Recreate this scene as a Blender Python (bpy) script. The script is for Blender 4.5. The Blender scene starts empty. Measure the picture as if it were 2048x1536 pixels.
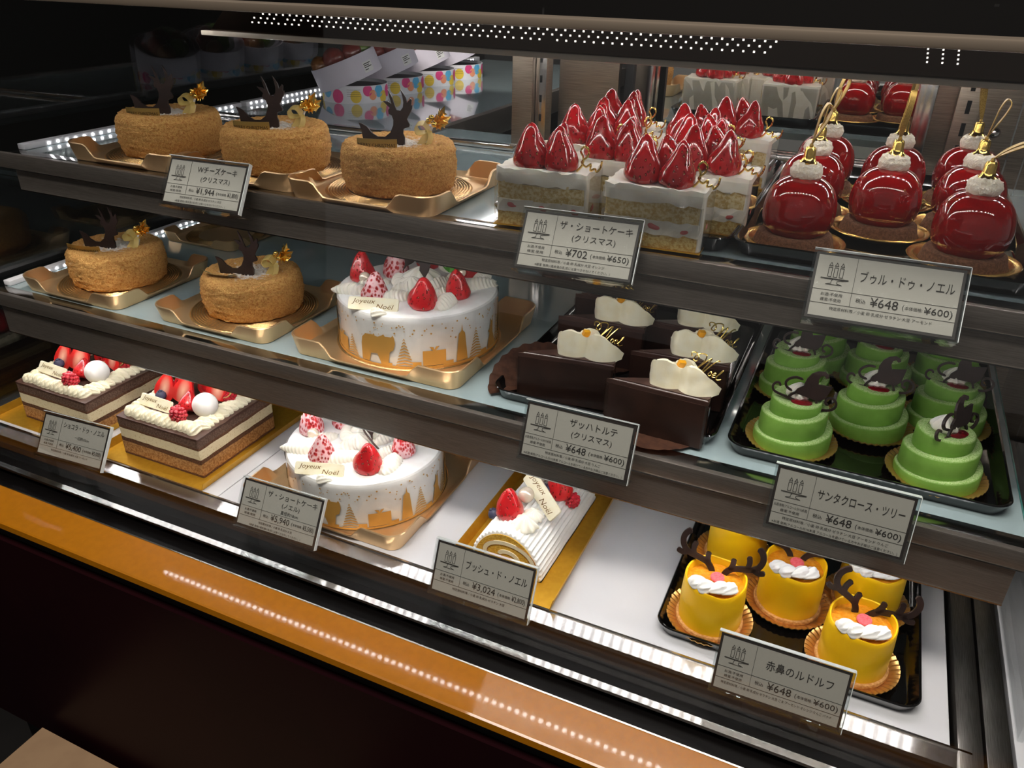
import bpy, bmesh, math, random
from mathutils import Vector, Matrix, noise
random.seed(11)
PI = math.pi
S = bpy.context.scene
COL = S.collection
ZC = 1.33                       # eye height of the camera above the shop floor
ZU, ZM, ZD = ZC-.196, ZC-.369, ZC-.529      # upper shelf, middle shelf, deck

# ------------------------------------------------------------------ camera
RR = [[0.90891546, 0.21215621, -0.35897414], [0.41654207, -0.42249717, 0.80497755], [0.01911543, -0.88118437, -0.47238619]]
cam = bpy.data.cameras.new('camera'); cam.sensor_width = 36; cam.lens = 1570/2048*36
cam.clip_start = .01; cam.clip_end = 50
camo = bpy.data.objects.new('camera', cam); COL.objects.link(camo)
camo.matrix_world = Matrix(((RR[0][0], -RR[0][1], -RR[0][2], 0), (RR[1][0], -RR[1][1], -RR[1][2], 0), (RR[2][0], -RR[2][1], -RR[2][2], ZC), (0, 0, 0, 1)))
S.camera = camo
# ------------------------------------------------------------------ world, shop ceiling lamp, exposure
W = bpy.data.worlds.new('world'); S.world = W; W.use_nodes = True
W.node_tree.nodes['Background'].inputs[0].default_value = (1, .95, .91, 1)
W.node_tree.nodes['Background'].inputs[1].default_value = .15
def area(name, loc, sx, sy, power, color, rot):
    l = bpy.data.lights.new(name, 'AREA'); l.shape = 'RECTANGLE'; l.size = sx; l.size_y = sy; l.energy = power; l.color = color
    o = bpy.data.objects.new(name, l); COL.objects.link(o); o.location = loc; o.rotation_euler = rot
    return o
area('ceiling_lamp', (-.2, -.25, 2.9), 1.4, .4, 66, (1, .91, .82), (math.radians(14), 0, 0))
S.view_settings.view_transform = 'Standard'; S.view_settings.look = 'None'
S.view_settings.gamma = 1; S.view_settings.use_curve_mapping = False
S.view_settings.exposure = 0.0
S.cycles.max_bounces = 7; S.cycles.diffuse_bounces = 3; S.cycles.glossy_bounces = 4; S.cycles.transparent_max_bounces = 16
LED = 53.0                      # radiance of the LED diodes

# ------------------------------------------------------------------ materials
def lin(c):
    return tuple(((v/255)/12.92 if v/255 <= .04045 else ((v/255+.055)/1.055)**2.4) for v in c)
MATS = {}
def mat(name, col, rough=.5, metal=0, c2=None, ns=60, lo=.4, hi=.6, bump=0, bs=300, coat=0, spec=.5, aniso=0, stretch=None, sheen=0, ior=1.45, vor=None, sss=0):
    m = bpy.data.materials.new(name); MATS[name] = m; m.use_nodes = True
    nt = m.node_tree; N = nt.nodes; L = nt.links; p = N['Principled BSDF']
    p.inputs['Base Color'].default_value = (*lin(col), 1); p.inputs['Roughness'].default_value = rough
    p.inputs['Metallic'].default_value = metal; p.inputs['Coat Weight'].default_value = coat
    p.inputs['Coat Roughness'].default_value = .04
    p.inputs['Specular IOR Level'].default_value = spec; p.inputs['IOR'].default_value = ior
    p.inputs['Anisotropic'].default_value = aniso
    if sss:
        p.inputs['Subsurface Weight'].default_value = sss; p.inputs['Subsurface Scale'].default_value = .004
        p.inputs['Subsurface Radius'].default_value = (1, .8, .6)
    tc = N.new('ShaderNodeTexCoord'); src = tc.outputs['Object']
    if stretch:
        mp = N.new('ShaderNodeMapping'); mp.inputs['Scale'].default_value = stretch; L.new(src, mp.inputs[0]); src = mp.outputs[0]
    if c2:
        n = N.new('ShaderNodeTexNoise'); n.inputs['Scale'].default_value = ns; n.inputs['Detail'].default_value = 5; L.new(src, n.inputs['Vector'])
        r = N.new('ShaderNodeValToRGB'); r.color_ramp.elements[0].position = lo; r.color_ramp.elements[1].position = hi
        r.color_ramp.elements[0].color = (*lin(col), 1); r.color_ramp.elements[1].color = (*lin(c2), 1)
        L.new(n.outputs[0], r.inputs[0]); L.new(r.outputs[0], p.inputs['Base Color'])
    if bump:
        n = N.new('ShaderNodeTexNoise'); n.inputs['Scale'].default_value = bs; n.inputs['Detail'].default_value = 4; L.new(src, n.inputs['Vector'])
        b = N.new('ShaderNodeBump'); b.inputs['Strength'].default_value = bump; b.inputs['Distance'].default_value = .002
        L.new(n.outputs[0], b.inputs['Height']); L.new(b.outputs[0], p.inputs['Normal'])
    return m
def nodes_of(m): return m.node_tree.nodes, m.node_tree.links, m.node_tree.nodes['Principled BSDF']
def mixrgb(N, L, fac, a, b):
    x = N.new('ShaderNodeMix'); x.data_type = 'RGBA'; L.new(fac, x.inputs[0])
    for s, v in ((x.inputs[6], a), (x.inputs[7], b)):
        if isinstance(v, tuple): s.default_value = (*lin(v), 1)
        else: L.new(v, s)
    return x.outputs[2]
def math_n(N, L, op, a, b=None, c=None, clamp=False):
    x = N.new('ShaderNodeMath'); x.operation = op; x.use_clamp = clamp
    for i, v in enumerate((a, b, c)):
        if v is None: continue
        if isinstance(v, (int, float)): x.inputs[i].default_value = v
        else: L.new(v, x.inputs[i])
    return x.outputs[0]
def glassmat(name, tint, rough=.0, ior=1.45, boost=1.0, base=0.0):
    m = bpy.data.materials.new(name); MATS[name] = m; m.use_nodes = True
    N, L = m.node_tree.nodes, m.node_tree.links; N.clear()
    o = N.new('ShaderNodeOutputMaterial'); t = N.new('ShaderNodeBsdfTransparent'); g = N.new('ShaderNodeBsdfGlossy'); f = N.new('ShaderNodeLayerWeight'); x = N.new('ShaderNodeMixShader')
    t.inputs[0].default_value = (*lin(tint), 1); g.inputs['Roughness'].default_value = rough; f.inputs[0].default_value = .5
    f0 = ((ior-1)/(ior+1))**2                      # Schlick reflectance, the same from both sides of the pane
    k = math_n(N, L, 'MULTIPLY_ADD', math_n(N, L, 'POWER', f.outputs['Facing'], 5), 1-f0, f0)
    k = math_n(N, L, 'MULTIPLY_ADD', k, boost, base, True)
    L.new(k, x.inputs[0]); L.new(t.outputs[0], x.inputs[1]); L.new(g.outputs[0], x.inputs[2]); L.new(x.outputs[0], o.inputs[0])
    return m
def emis(name, col, s):
    m = bpy.data.materials.new(name); MATS[name] = m; m.use_nodes = True
    N, L = m.node_tree.nodes, m.node_tree.links; N.clear()
    o = N.new('ShaderNodeOutputMaterial'); e = N.new('ShaderNodeEmission'); e.inputs[0].default_value = (*col, 1); e.inputs[1].default_value = s
    L.new(e.outputs[0], o.inputs[0]); return m

emis('led', (1, .975, .955), LED); emis('led_hood', (1, .965, .93), 84); emis('led_side', (1, .97, .96), 16); emis('reflection_glow', (1, .93, .85), 1.8)
mat('steel', (150, 143, 136), .26, 1, c2=(118, 111, 104), ns=40, stretch=(1.2, 60, 60), aniso=.0)
mat('steel_fascia', (150, 142, 135), .34, .78, c2=(134, 126, 119), ns=60, stretch=(1, 40, 40))
mat('steel_polished', (200, 196, 192), .14, 1)
mat('steel_brushed_y', (165, 160, 155), .3, 1, c2=(140, 135, 130), ns=40, stretch=(60, 1.2, 60))
mat('steel_wall', (150, 138, 124), .32, 1, c2=(128, 116, 104), ns=30, stretch=(1, 60, 60))
mat('band', (124, 113, 100), .45, .6)
m = mat('sill', (190, 188, 186), .18, 1, aniso=.97); N, L, p = nodes_of(m)
tg = N.new('ShaderNodeTangent'); tg.direction_type = 'RADIAL'; tg.axis = 'X'; L.new(tg.outputs[0], p.inputs['Tangent'])
mat('lip', (226, 214, 198), .35, 0, coat=.6)
mat('mirror', (215, 212, 206), .015, 1)
mat('panel_dark', (74, 62, 54), .2, 1)
mat('black_gloss', (6, 5, 5), .12, 0, coat=.6)
mat('black_glass', (5, 4, 4), .06, 0, coat=1)
mat('black_satin', (4, 3, 3), .45, 0, spec=.1); mat('black_matte', (10, 9, 9), .6)
mat('slot', (4, 4, 4), .9)
mat('maroon', (24, 6, 9), .4, 0, c2=(20, 5, 8), ns=6, spec=.06)
mat('orange', (138, 85, 2), .45, 0, c2=(134, 82, 2), ns=120, coat=.45, spec=.2)
mat('shelf_glass', (158, 176, 180), .10, 0, c2=(150, 168, 172), ns=7, coat=1, spec=.6)
mat('glass_edge', (70, 128, 122), .1, 0, coat=1)
mat('deck_white', (214, 214, 218), .3, 0, c2=(206, 207, 212), ns=9, coat=.7)
mat('led_bar', (225, 224, 230), .35, 0)
glassmat('front_glass', (250, 251, 251)); glassmat('side_glass', (236, 240, 240), 0.0, 1.5, 2.2, .0)
glassmat('acrylic', (246, 248, 248), .02, 1.5, 1.1); glassmat('film', (250, 250, 250), .05, 1.4, 1.6, .01)
mat('acrylic_edge', (225, 232, 232), .15, 0, coat=1)
mat('floor', (12, 10, 9), .5, 0, c2=(15, 13, 12), ns=12)
mat('carton', (128, 104, 78), .7, 0, c2=(123, 99, 74), ns=30)
mat('wall_dark', (14, 12, 11), .8)
# food
mat('crumb', (230, 178, 104), .85, 0, c2=(188, 120, 54), ns=480, lo=.42, hi=.72, bump=.9, bs=1100)
mat('choc_plaque', (38, 25, 21), .42, 0, c2=(45, 30, 25), ns=90)
mat('choc_dark', (58, 38, 32), .4, 0, c2=(66, 45, 38), ns=60, coat=.15)
mat('choc_glaze', (74, 50, 42), .45, 0, c2=(84, 58, 49), ns=120, bump=.05, bs=500)
mat('choc_cake', (62, 38, 26), .9, 0, c2=(40, 23, 15), ns=420, bump=.5, bs=700)
mat('choc_side', (50, 31, 24), .35, 0, c2=(38, 23, 18), ns=40)
mat('paper_brown', (96, 60, 42), .7, 0, c2=(82, 50, 34), ns=150)
mat('cream', (246, 240, 224), .5, 0, c2=(250, 246, 234), ns=120, bump=.08, bs=500, sss=.15)
mat('cream_yellow', (244, 234, 200), .5, 0, c2=(248, 241, 214), ns=120, bump=.08, bs=600)
mat('cream_rough', (240, 228, 204), .75, 0, c2=(250, 242, 226), ns=500, bump=.6, bs=800)
mat('cream_white', (246, 245, 242), .42, 0, c2=(252, 252, 250), ns=100, bump=.06, bs=400)
mat('sponge', (240, 216, 142), .9, 0, c2=(206, 164, 84), ns=450, bump=.5, bs=900)
mat('sponge_pale', (242, 226, 176), .9, 0, c2=(212, 180, 112), ns=450, bump=.4, bs=900)
mat('sponge_gold', (232, 190, 80), .9, 0, c2=(212, 160, 52), ns=600, bump=.4, bs=900)
mat('layer_brown', (112, 74, 50), .9, 0, c2=(86, 56, 38), ns=500, bump=.4, bs=800)
mat('layer_tan', (200, 152, 96), .9, 0, c2=(160, 110, 62), ns=400, bump=.4, bs=800)
mat('layer_mousse', (240, 226, 188), .7, 0, c2=(196, 164, 112), ns=420, lo=.56, hi=.74)
mat('layer_choc_mousse', (116, 92, 78), .8, 0, c2=(84, 60, 48), ns=600, bump=.2, bs=700)
mat('red_glaze', (150, 8, 10), .1, 0, c2=(134, 5, 8), ns=20, coat=1)
mat('cookie', (128, 88, 62), .9, 0, c2=(106, 70, 48), ns=500, bump=.4, bs=700)
mat('biscuit', (214, 164, 102), .85, 0, c2=(186, 130, 72), ns=400, bump=.3, bs=700)
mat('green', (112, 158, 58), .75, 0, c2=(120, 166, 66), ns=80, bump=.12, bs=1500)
mat('yellow', (248, 194, 12), .38, 0, c2=(250, 202, 24), ns=30, bump=.03, bs=200)
mat('jelly', (232, 142, 24), .12, 0, c2=(238, 158, 44), ns=260, coat=1, bump=1, bs=260)
mat('nose', (226, 84, 92), .5, 0, c2=(232, 106, 112), ns=600)
mat('jam', (110, 14, 22), .12, 0, coat=1, bump=.3, bs=500)
mat('gold', (244, 206, 116), .2, 1)
mat('gold_pale', (214, 182, 96), .3, 1)
mat('gold_tray', (230, 194, 148), .37, .85)
mat('gold_floor', (226, 184, 124), .22, .9, bump=.15, bs=900)
mat('gold_board', (214, 164, 50), .45, .7, c2=(206, 156, 44), ns=200)
mat('gold_plate', (216, 170, 104), .28, .85)
mat('gold_saucer', (222, 178, 100), .26, .8)
mat('gold_print', (200, 152, 74), .45, .3)
mat('ribbon', (176, 144, 76), .35, .75, c2=(150, 118, 54), ns=1200, bump=.2, bs=2500)
m = mat('tulle', (222, 198, 120), .4, 0); m.node_tree.nodes['Principled BSDF'].inputs['Alpha'].default_value = .62
mat('gold_label', (176, 150, 88), .3, .7)
mat('ink', (34, 26, 22), .7); mat('ink_gold', (120, 86, 26), .5, .3)
mat('paper', (186, 179, 170), .6); mat('card_border', (44, 34, 30), .45)
mat('leaf_green', (86, 160, 48), .4, 0, c2=(70, 140, 38), ns=90, coat=.3)
mat('white_ball', (246, 243, 238), .8, 0, c2=(238, 234, 228), ns=400, bump=.25, bs=500)
mat('pearl', (242, 226, 204), .12, .25, coat=1)
mat('blueberry', (38, 40, 62), .5, 0, c2=(64, 66, 90), ns=120)
mat('raspberry', (176, 24, 40), .35, 0, c2=(196, 40, 56), ns=300, coat=.4)
mat('orange_peel', (240, 168, 30), .3, 0, coat=.6)
mat('box_white', (224, 218, 232), .5); mat('dot_pink', (232, 74, 140), .5); mat('dot_yellow', (240, 206, 70), .5); mat('dot_blue', (96, 186, 232), .5); mat('dot_orange', (246, 160, 120), .5); mat('dot_violet', (140, 120, 220), .5)
mat('box_band', (238, 238, 246), .5); mat('box_inside', (60, 54, 60), .7)
mat('fruit_red', (150, 30, 34), .3, 0, c2=(110, 60, 40), ns=60, coat=.6); mat('fruit_green', (110, 140, 50), .3, 0, coat=.6); mat('fruit_brown', (140, 96, 60), .35, 0, coat=.6)
mat('bag_green', (150, 200, 60), .4, 0, c2=(220, 230, 220), ns=8, lo=.45, hi=.55)
mat('sticker', (236, 236, 236), .6)
mat('fruit_pink', (206, 84, 88), .4, 0, c2=(226, 130, 126), ns=250, coat=.4); mat('candy_red', (170, 20, 26), .4)
# strawberry: seeds from Voronoi cells; sugar dust lies on it as patches of noise
def strawberry_mat(name, base, dark, sugar=0, coat=.7, rough=.28):
    m = mat(name, base, rough, 0, coat=coat); N, L, p = nodes_of(m)
    tc = N.new('ShaderNodeTexCoord'); mp = N.new('ShaderNodeMapping'); mp.inputs['Scale'].default_value = (1, 1, .8); L.new(tc.outputs['Object'], mp.inputs[0])
    v = N.new('ShaderNodeTexVoronoi'); v.inputs['Scale'].default_value = 9; L.new(mp.outputs[0], v.inputs['Vector'])
    n = N.new('ShaderNodeTexNoise'); n.inputs['Scale'].default_value = 3; L.new(mp.outputs[0], n.inputs['Vector'])
    c = mixrgb(N, L, n.outputs[0], dark, base)
    seed = math_n(N, L, 'LESS_THAN', v.outputs['Distance'], .11)
    c = mixrgb(N, L, seed, c, (236, 176, 92))
    if sugar:
        s = N.new('ShaderNodeTexNoise'); s.inputs['Scale'].default_value = 2.6; s.inputs['Detail'].default_value = 6; L.new(tc.outputs['Object'], s.inputs['Vector'])
        d = math_n(N, L, 'MULTIPLY_ADD', v.outputs['Distance'], .9, -.32)
        k = math_n(N, L, 'ADD', s.outputs[0], d); k = math_n(N, L, 'MULTIPLY_ADD', k, 4, -2.35+sugar, True)
        c = mixrgb(N, L, math_n(N, L, 'MULTIPLY', k, .58), c, (250, 232, 236))
        p.inputs['Coat Weight'].default_value = .15; p.inputs['Roughness'].default_value = .5
    L.new(c, p.inputs['Base Color'])
    b = N.new('ShaderNodeBump'); b.inputs['Strength'].default_value = .8; b.inputs['Distance'].default_value = .10
    L.new(math_n(N, L, 'MINIMUM', v.outputs['Distance'], .3), b.inputs['Height']); L.new(b.outputs[0], p.inputs['Normal'])
    return m
strawberry_mat('berry_glazed', (190, 24, 30), (150, 10, 16), 0, 1, .2)
strawberry_mat('berry', (204, 34, 38), (176, 20, 26), 0, .4)
strawberry_mat('berry_sugar', (200, 36, 40), (176, 22, 28), .35)
# cut strawberry face: pale heart, red rim
m = mat('berry_cut', (238, 120, 96), .3, 0, coat=.5); N, L, p = nodes_of(m)
tc = N.new('ShaderNodeTexCoord'); vm = N.new('ShaderNodeVectorMath'); vm.operation = 'MULTIPLY'; vm.inputs[1].default_value = (2.1, 0, 1.25); vm2 = N.new('ShaderNodeVectorMath'); vm2.operation = 'ADD'; vm2.inputs[1].default_value = (0, 0, -.5)
L.new(tc.outputs['Object'], vm.inputs[0]); L.new(vm.outputs[0], vm2.inputs[0]); ln = N.new('ShaderNodeVectorMath'); ln.operation = 'LENGTH'; L.new(vm2.outputs[0], ln.inputs[0])
r = N.new('ShaderNodeValToRGB'); r.color_ramp.elements[0].position = .05; r.color_ramp.elements[0].color = (*lin((248, 190, 160)), 1); r.color_ramp.elements[1].position = .62; r.color_ramp.elements[1].color = (*lin((206, 40, 36)), 1)
L.new(ln.outputs[1], r.inputs[0]); L.new(r.outputs[0], p.inputs['Base Color'])
# cheesecake crumb coat with icing sugar sifted over the middle of the top
m = MATS['crumb']; N, L, p = nodes_of(m); old = p.inputs['Base Color'].links[0].from_socket
tc = N.new('ShaderNodeTexCoord'); sx = N.new('ShaderNodeSeparateXYZ'); L.new(tc.outputs['Object'], sx.inputs[0])
rr = math_n(N, L, 'SQRT', math_n(N, L, 'ADD', math_n(N, L, 'POWER', sx.outputs[0], 2), math_n(N, L, 'POWER', sx.outputs[1], 2)))
nz = N.new('ShaderNodeTexNoise'); nz.inputs['Scale'].default_value = 160; nz.inputs['Detail'].default_value = 6; L.new(tc.outputs['Object'], nz.inputs['Vector'])
a = math_n(N, L, 'MULTIPLY_ADD', rr, -70, 2.6); a = math_n(N, L, 'ADD', a, math_n(N, L, 'MULTIPLY_ADD', nz.outputs[0], 5, -3.2))
a = math_n(N, L, 'MULTIPLY', a, math_n(N, L, 'GREATER_THAN', sx.outputs[2], .0385)); a = math_n(N, L, 'MULTIPLY', a, .9, None, True)
a = math_n(N, L, 'MINIMUM', math_n(N, L, 'MAXIMUM', a, 0), .9)
L.new(mixrgb(N, L, a, old, (248, 244, 238)), p.inputs['Base Color'])
# paler specks mixed onto the upward-facing faces of the green cakes
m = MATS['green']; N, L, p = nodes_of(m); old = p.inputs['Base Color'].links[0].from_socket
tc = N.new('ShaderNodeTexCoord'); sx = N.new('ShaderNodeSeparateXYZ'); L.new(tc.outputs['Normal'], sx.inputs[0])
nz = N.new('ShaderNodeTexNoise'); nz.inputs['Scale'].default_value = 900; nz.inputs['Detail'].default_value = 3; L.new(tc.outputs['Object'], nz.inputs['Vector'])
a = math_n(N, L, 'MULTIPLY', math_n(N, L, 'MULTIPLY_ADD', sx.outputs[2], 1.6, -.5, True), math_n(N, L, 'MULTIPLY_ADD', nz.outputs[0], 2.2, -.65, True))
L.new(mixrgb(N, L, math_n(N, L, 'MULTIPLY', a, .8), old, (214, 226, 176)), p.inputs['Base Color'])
# embossed cross-hatch on the middle of the gold trays comes from real rings, see tray()

# ------------------------------------------------------------------ geometry helpers
def resample(prof, step):
    out = [prof[0]]
    for a, b in zip(prof, prof[1:]):
        d = math.hypot(b[0]-a[0], b[1]-a[1]); n = max(1, int(d/step+.5))
        for i in range(1, n+1): out.append((a[0]+(b[0]-a[0])*i/n, a[1]+(b[1]-a[1])*i/n))
    return out
def catmull(P, k=4):
    P = [Vector(p) for p in P]; out = []
    for i in range(len(P)-1):
        p0 = P[max(i-1, 0)]; p1 = P[i]; p2 = P[i+1]; p3 = P[min(i+2, len(P)-1)]
        for j in range(k):
            t = j/k; out.append(.5*((2*p1)+(p2-p0)*t+(2*p0-5*p1+4*p2-p3)*t*t+(3*p1-p0-3*p2+p3)*t**3))
    out.append(P[-1]); return out
def rrect(w, d, r, nc=6, ns=10):
    pts = []
    for cx, cy, a0 in ((w/2-r, d/2-r, 0), (-w/2+r, d/2-r, PI/2), (-w/2+r, -d/2+r, PI), (w/2-r, -d/2+r, 3*PI/2)):
        for i in range(nc+1): a = a0+PI/2*i/nc; pts.append((cx+r*math.cos(a), cy+r*math.sin(a)))
    out = []
    for i, p in enumerate(pts):
        q = pts[(i+1) % len(pts)]; out.append(p)
        if (i+1) % (nc+1) == 0:
            for j in range(1, ns): out.append((p[0]+(q[0]-p[0])*j/ns, p[1]+(q[1]-p[1])*j/ns))
    return out
class G:
    def __init__(s): s.bm = bmesh.new(); s.M = Matrix()
    def v(s, p): return s.bm.verts.new(s.M @ Vector(p))
    def f(s, vs):
        try: return s.bm.faces.new(vs)
        except ValueError: return None
    def box(s, x0, x1, y0, y1, z0, z1, bev=0):
        vs = [s.v((x, y, z)) for x in (x0, x1) for y in (y0, y1) for z in (z0, z1)]
        fs = [s.f([vs[i] for i in q]) for q in ((0, 1, 3, 2), (4, 6, 7, 5), (0, 4, 5, 1), (2, 3, 7, 6), (0, 2, 6, 4), (1, 5, 7, 3))]
        if bev:
            es = list({e for f in fs for e in f.edges}); bmesh.ops.bevel(s.bm, geom=es, offset=bev, segments=2, affect='EDGES', profile=.6)
        return s
    def rings(s, R, close=True, cap0=True, cap1=True):
        L = [[s.v(p) for p in ring] for ring in R]; n = len(L[0])
        for a, b in zip(L, L[1:]):
            for i in range(n if close else n-1):
                j = (i+1) % n; s.f([a[i], a[j], b[j], b[i]])
        if cap0: s.f(L[0][::-1])
        if cap1: s.f(L[-1])
        return s
    def lathe(s, prof, n=32, rf=None, zf=None):
        R = []; tips = []
        for i, (r, z) in enumerate(prof):
            ring = []
            for k in range(n):
                t = 2*PI*k/n; q = r*(rf(t, i, r, z) if rf else 1); zz = z+(zf(t, i, r, z) if zf else 0)
                ring.append((q*math.cos(t), q*math.sin(t), zz))
            R.append(ring)
        L = []
        for (r, z), ring in zip(prof, R): L.append([s.v(ring[0])] if r < 1e-7 else [s.v(p) for p in ring])
        for a, b in zip(L, L[1:]):
            for i in range(n):
                j = (i+1) % n
                if len(a) == 1 and len(b) == 1: continue
                if len(a) == 1: s.f([a[0], b[j], b[i]])
                elif len(b) == 1: s.f([a[i], a[j], b[0]])
                else: s.f([a[i], a[j], b[j], b[i]])
        return s
    def tube(s, path, r, n=8):
        P = [Vector(p) for p in path]; R = []; up = Vector((0, 0, 1))
        for i, p in enumerate(P):
            t = (P[min(i+1, len(P)-1)]-P[max(i-1, 0)]).normalized()
            u = t.cross(up)
            if u.length < .1: u = t.cross(Vector((0, 1, 0)))
            u.normalize(); w = u.cross(t); q = r[i] if isinstance(r, (list, tuple)) else r
            R.append([p+(u*math.cos(2*PI*k/n)+w*math.sin(2*PI*k/n))*q for k in range(n)])
        return s.rings(R)
    def prism(s, out, th, y0=0):          # outline (x,z), extruded along y
        a = [s.v((x, y0-th/2, z)) for x, z in out]; b = [s.v((x, y0+th/2, z)) for x, z in out]; n = len(out)
        s.f(a); s.f(b[::-1])
        for i in range(n): s.f([a[i], b[i], b[(i+1) % n], a[(i+1) % n]])
        return s
    def slab(s, out, z0, z1, bev=0, bottom=True):          # outline (x,y), extruded along z
        a = [s.v((x, y, z0)) for x, y in out]; b = [s.v((x, y, z1)) for x, y in out]; n = len(out)
        s.f(a[::-1]); top = s.f(b)
        for i in range(n): s.f([a[i], a[(i+1) % n], b[(i+1) % n], b[i]])
        if bev: bmesh.ops.bevel(s.bm, geom=list(top.edges), offset=bev, segments=3, affect='EDGES')
        return s
    def stroke(s, path, w, th, k=3):      # flat bar along a path (x,z)
        P = catmull([(x, 0, z) for x, z in path], k); n = len(P); Lp = []; Rp = []
        for i, p in enumerate(P):
            t = (P[min(i+1, n-1)]-P[max(i-1, 0)]).normalized(); q = Vector((-t.z, 0, t.x)); ww = w/2
            if i == 0 or i == n-1: ww *= .45
            Lp.append(p+q*ww); Rp.append(p-q*ww)
        s.rings([[(a.x, -th/2, a.z), (b.x, -th/2, b.z), (b.x, th/2, b.z), (a.x, th/2, a.z)] for a, b in zip(Lp, Rp)])
        return s
    def ribbon(s, path, side, w, th=.0003):
        side = Vector(side).normalized(); P = [Vector(p) for p in path]; R = []
        for i, p in enumerate(P):
            t = (P[min(i+1, len(P)-1)]-P[max(i-1, 0)]).normalized(); nn = t.cross(side)
            if nn.length < 1e-4: nn = Vector((0, 1, 0))
            nn.normalize(); ww = w[i] if isinstance(w, (list, tuple)) else w
            R.append([p+side*ww/2+nn*th, p-side*ww/2+nn*th, p-side*ww/2-nn*th, p+side*ww/2-nn*th])
        return s.rings(R)
    def jitter(s, amp, freq, seed=0):
        for v in s.bm.verts:
            v.co += noise.noise_vector(v.co*freq+Vector((seed, seed*2, 0)))*amp
        return s
    def mesh(s, name, smooth=True, ang=40):
        bmesh.ops.recalc_face_normals(s.bm, faces=s.bm.faces)
        me = bpy.data.meshes.new(name); s.bm.to_mesh(me); s.bm.free()
        if smooth:
            me.polygons.foreach_set('use_smooth', [True]*len(me.polygons))
            me.set_sharp_from_angle(angle=math.radians(ang))
        return me
def ob(name, me, mt, parent=None, loc=(0, 0, 0), rot=(0, 0, 0), sc=(1, 1, 1), smooth=True, ang=40):
    if isinstance(me, G): me = me.mesh(name, smooth, ang)
    if not me.materials:
        for q in (mt if isinstance(mt, (list, tuple)) else [mt]): me.materials.append(MATS[q])
    o = bpy.data.objects.new(name, me); COL.objects.link(o); o.location = loc; o.rotation_euler = rot
    if isinstance(mt, str) and len(me.materials) == 1 and me.materials[0] != MATS[mt]:
        o.material_slots[0].link = 'OBJECT'; o.material_slots[0].material = MATS[mt]
    o.scale = sc if isinstance(sc, (tuple, list)) else (sc,)*3
    if parent: o.parent = parent
    return o
def tag(o, label, cat, group=None):
    o['label'] = label; o['category'] = cat
    if group: o['group'] = group
    return o
def thing(name, label, cat, loc=(0, 0, 0), rz=0, group=None):
    o = bpy.data.objects.new(name, None); COL.objects.link(o); o.location = loc; o.rotation_euler = (0, 0, rz); o.empty_display_size = .02
    return tag(o, label, cat, group)
def dup(o, parent=None):
    c = o.copy(); COL.objects.link(c); c.parent = parent
    for ch in [x for x in bpy.data.objects if x.parent == o]: dup(ch, c)
    return c
def dup_at(o, loc, rz, label):
    c = dup(o); c.location = loc; c.rotation_euler = (0, 0, rz); c['label'] = label; return c
def struct(o): o['kind'] = 'structure'; return o
def kind_stuff(o): o['kind'] = 'stuff'; return o

# text -> list of (verts, faces), cached
TC = {}
def text_raw(t):
    if t in TC: return TC[t]
    cu = bpy.data.curves.new('t', 'FONT'); cu.body = t; cu.size = 1; cu.resolution_u = 2; cu.fill_mode = 'FRONT'
    o = bpy.data.objects.new('t', cu); COL.objects.link(o)
    dg = bpy.context.evaluated_depsgraph_get(); me = bpy.data.meshes.new_from_object(o.evaluated_get(dg))
    vs = [tuple(v.co) for v in me.vertices]; fs = [tuple(p.vertices) for p in me.polygons]
    bpy.data.objects.remove(o); bpy.data.curves.remove(cu); bpy.data.meshes.remove(me)
    xs = [v[0] for v in vs] or [0]; TC[t] = (vs, fs, min(xs), max(xs)); return TC[t]
def put_text(g, t, x, z, size, y=0, align='l', width=None, fn=None):
    vs, fs, a, b = text_raw(t); k = size; kx = k if not width else width/(b-a)
    x0 = x-(a*kx if align == 'l' else (a+b)/2*kx if align == 'c' else b*kx)
    L = [g.v(fn(x0+v[0]*kx, z+v[1]*k) if fn else (x0+v[0]*kx, y, z+v[1]*k)) for v in vs]
    for f in fs: g.f([L[i] for i in f])

# ================================================================== SETTING
struct(ob('floor', G().box(-4, 4, -3, 4, -.05, 0), 'floor', smooth=False))
struct(ob('wall_back', G().box(-4, 4, 3.0, 3.1, 0, 3), 'wall_dark', smooth=False))
struct(ob('wall_left', G().box(-3.1, -3.0, -3, 3, 0, 3), 'wall_dark', smooth=False))

X0, X1 = -.975, 1.2
case = thing('display_case', 'long refrigerated glass display case with black base and orange ledge', 'display case', (0, 0, 0))
def cz(z): return ZC+z
# deck: white panels with seams
for a, b in ((X0, -.585), (-.584, -.005), (-.004, .150)):
    ob('deck_panel', G().box(a, b, .511, 1.05, cz(-.545), cz(-.529), .0006), 'deck_white', case, smooth=False)
ob('deck_panel', G().box(.196, X1, .505, 1.05, cz(-.545), cz(-.529), .0006), 'deck_white', case, smooth=False)
for a, b in ((.155, .173), (.175, .193)):
    ob('deck_rail', G().box(a, b, .47, 1.05, cz(-.545), cz(-.5275), .001), 'steel_brushed_y', case)
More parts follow.
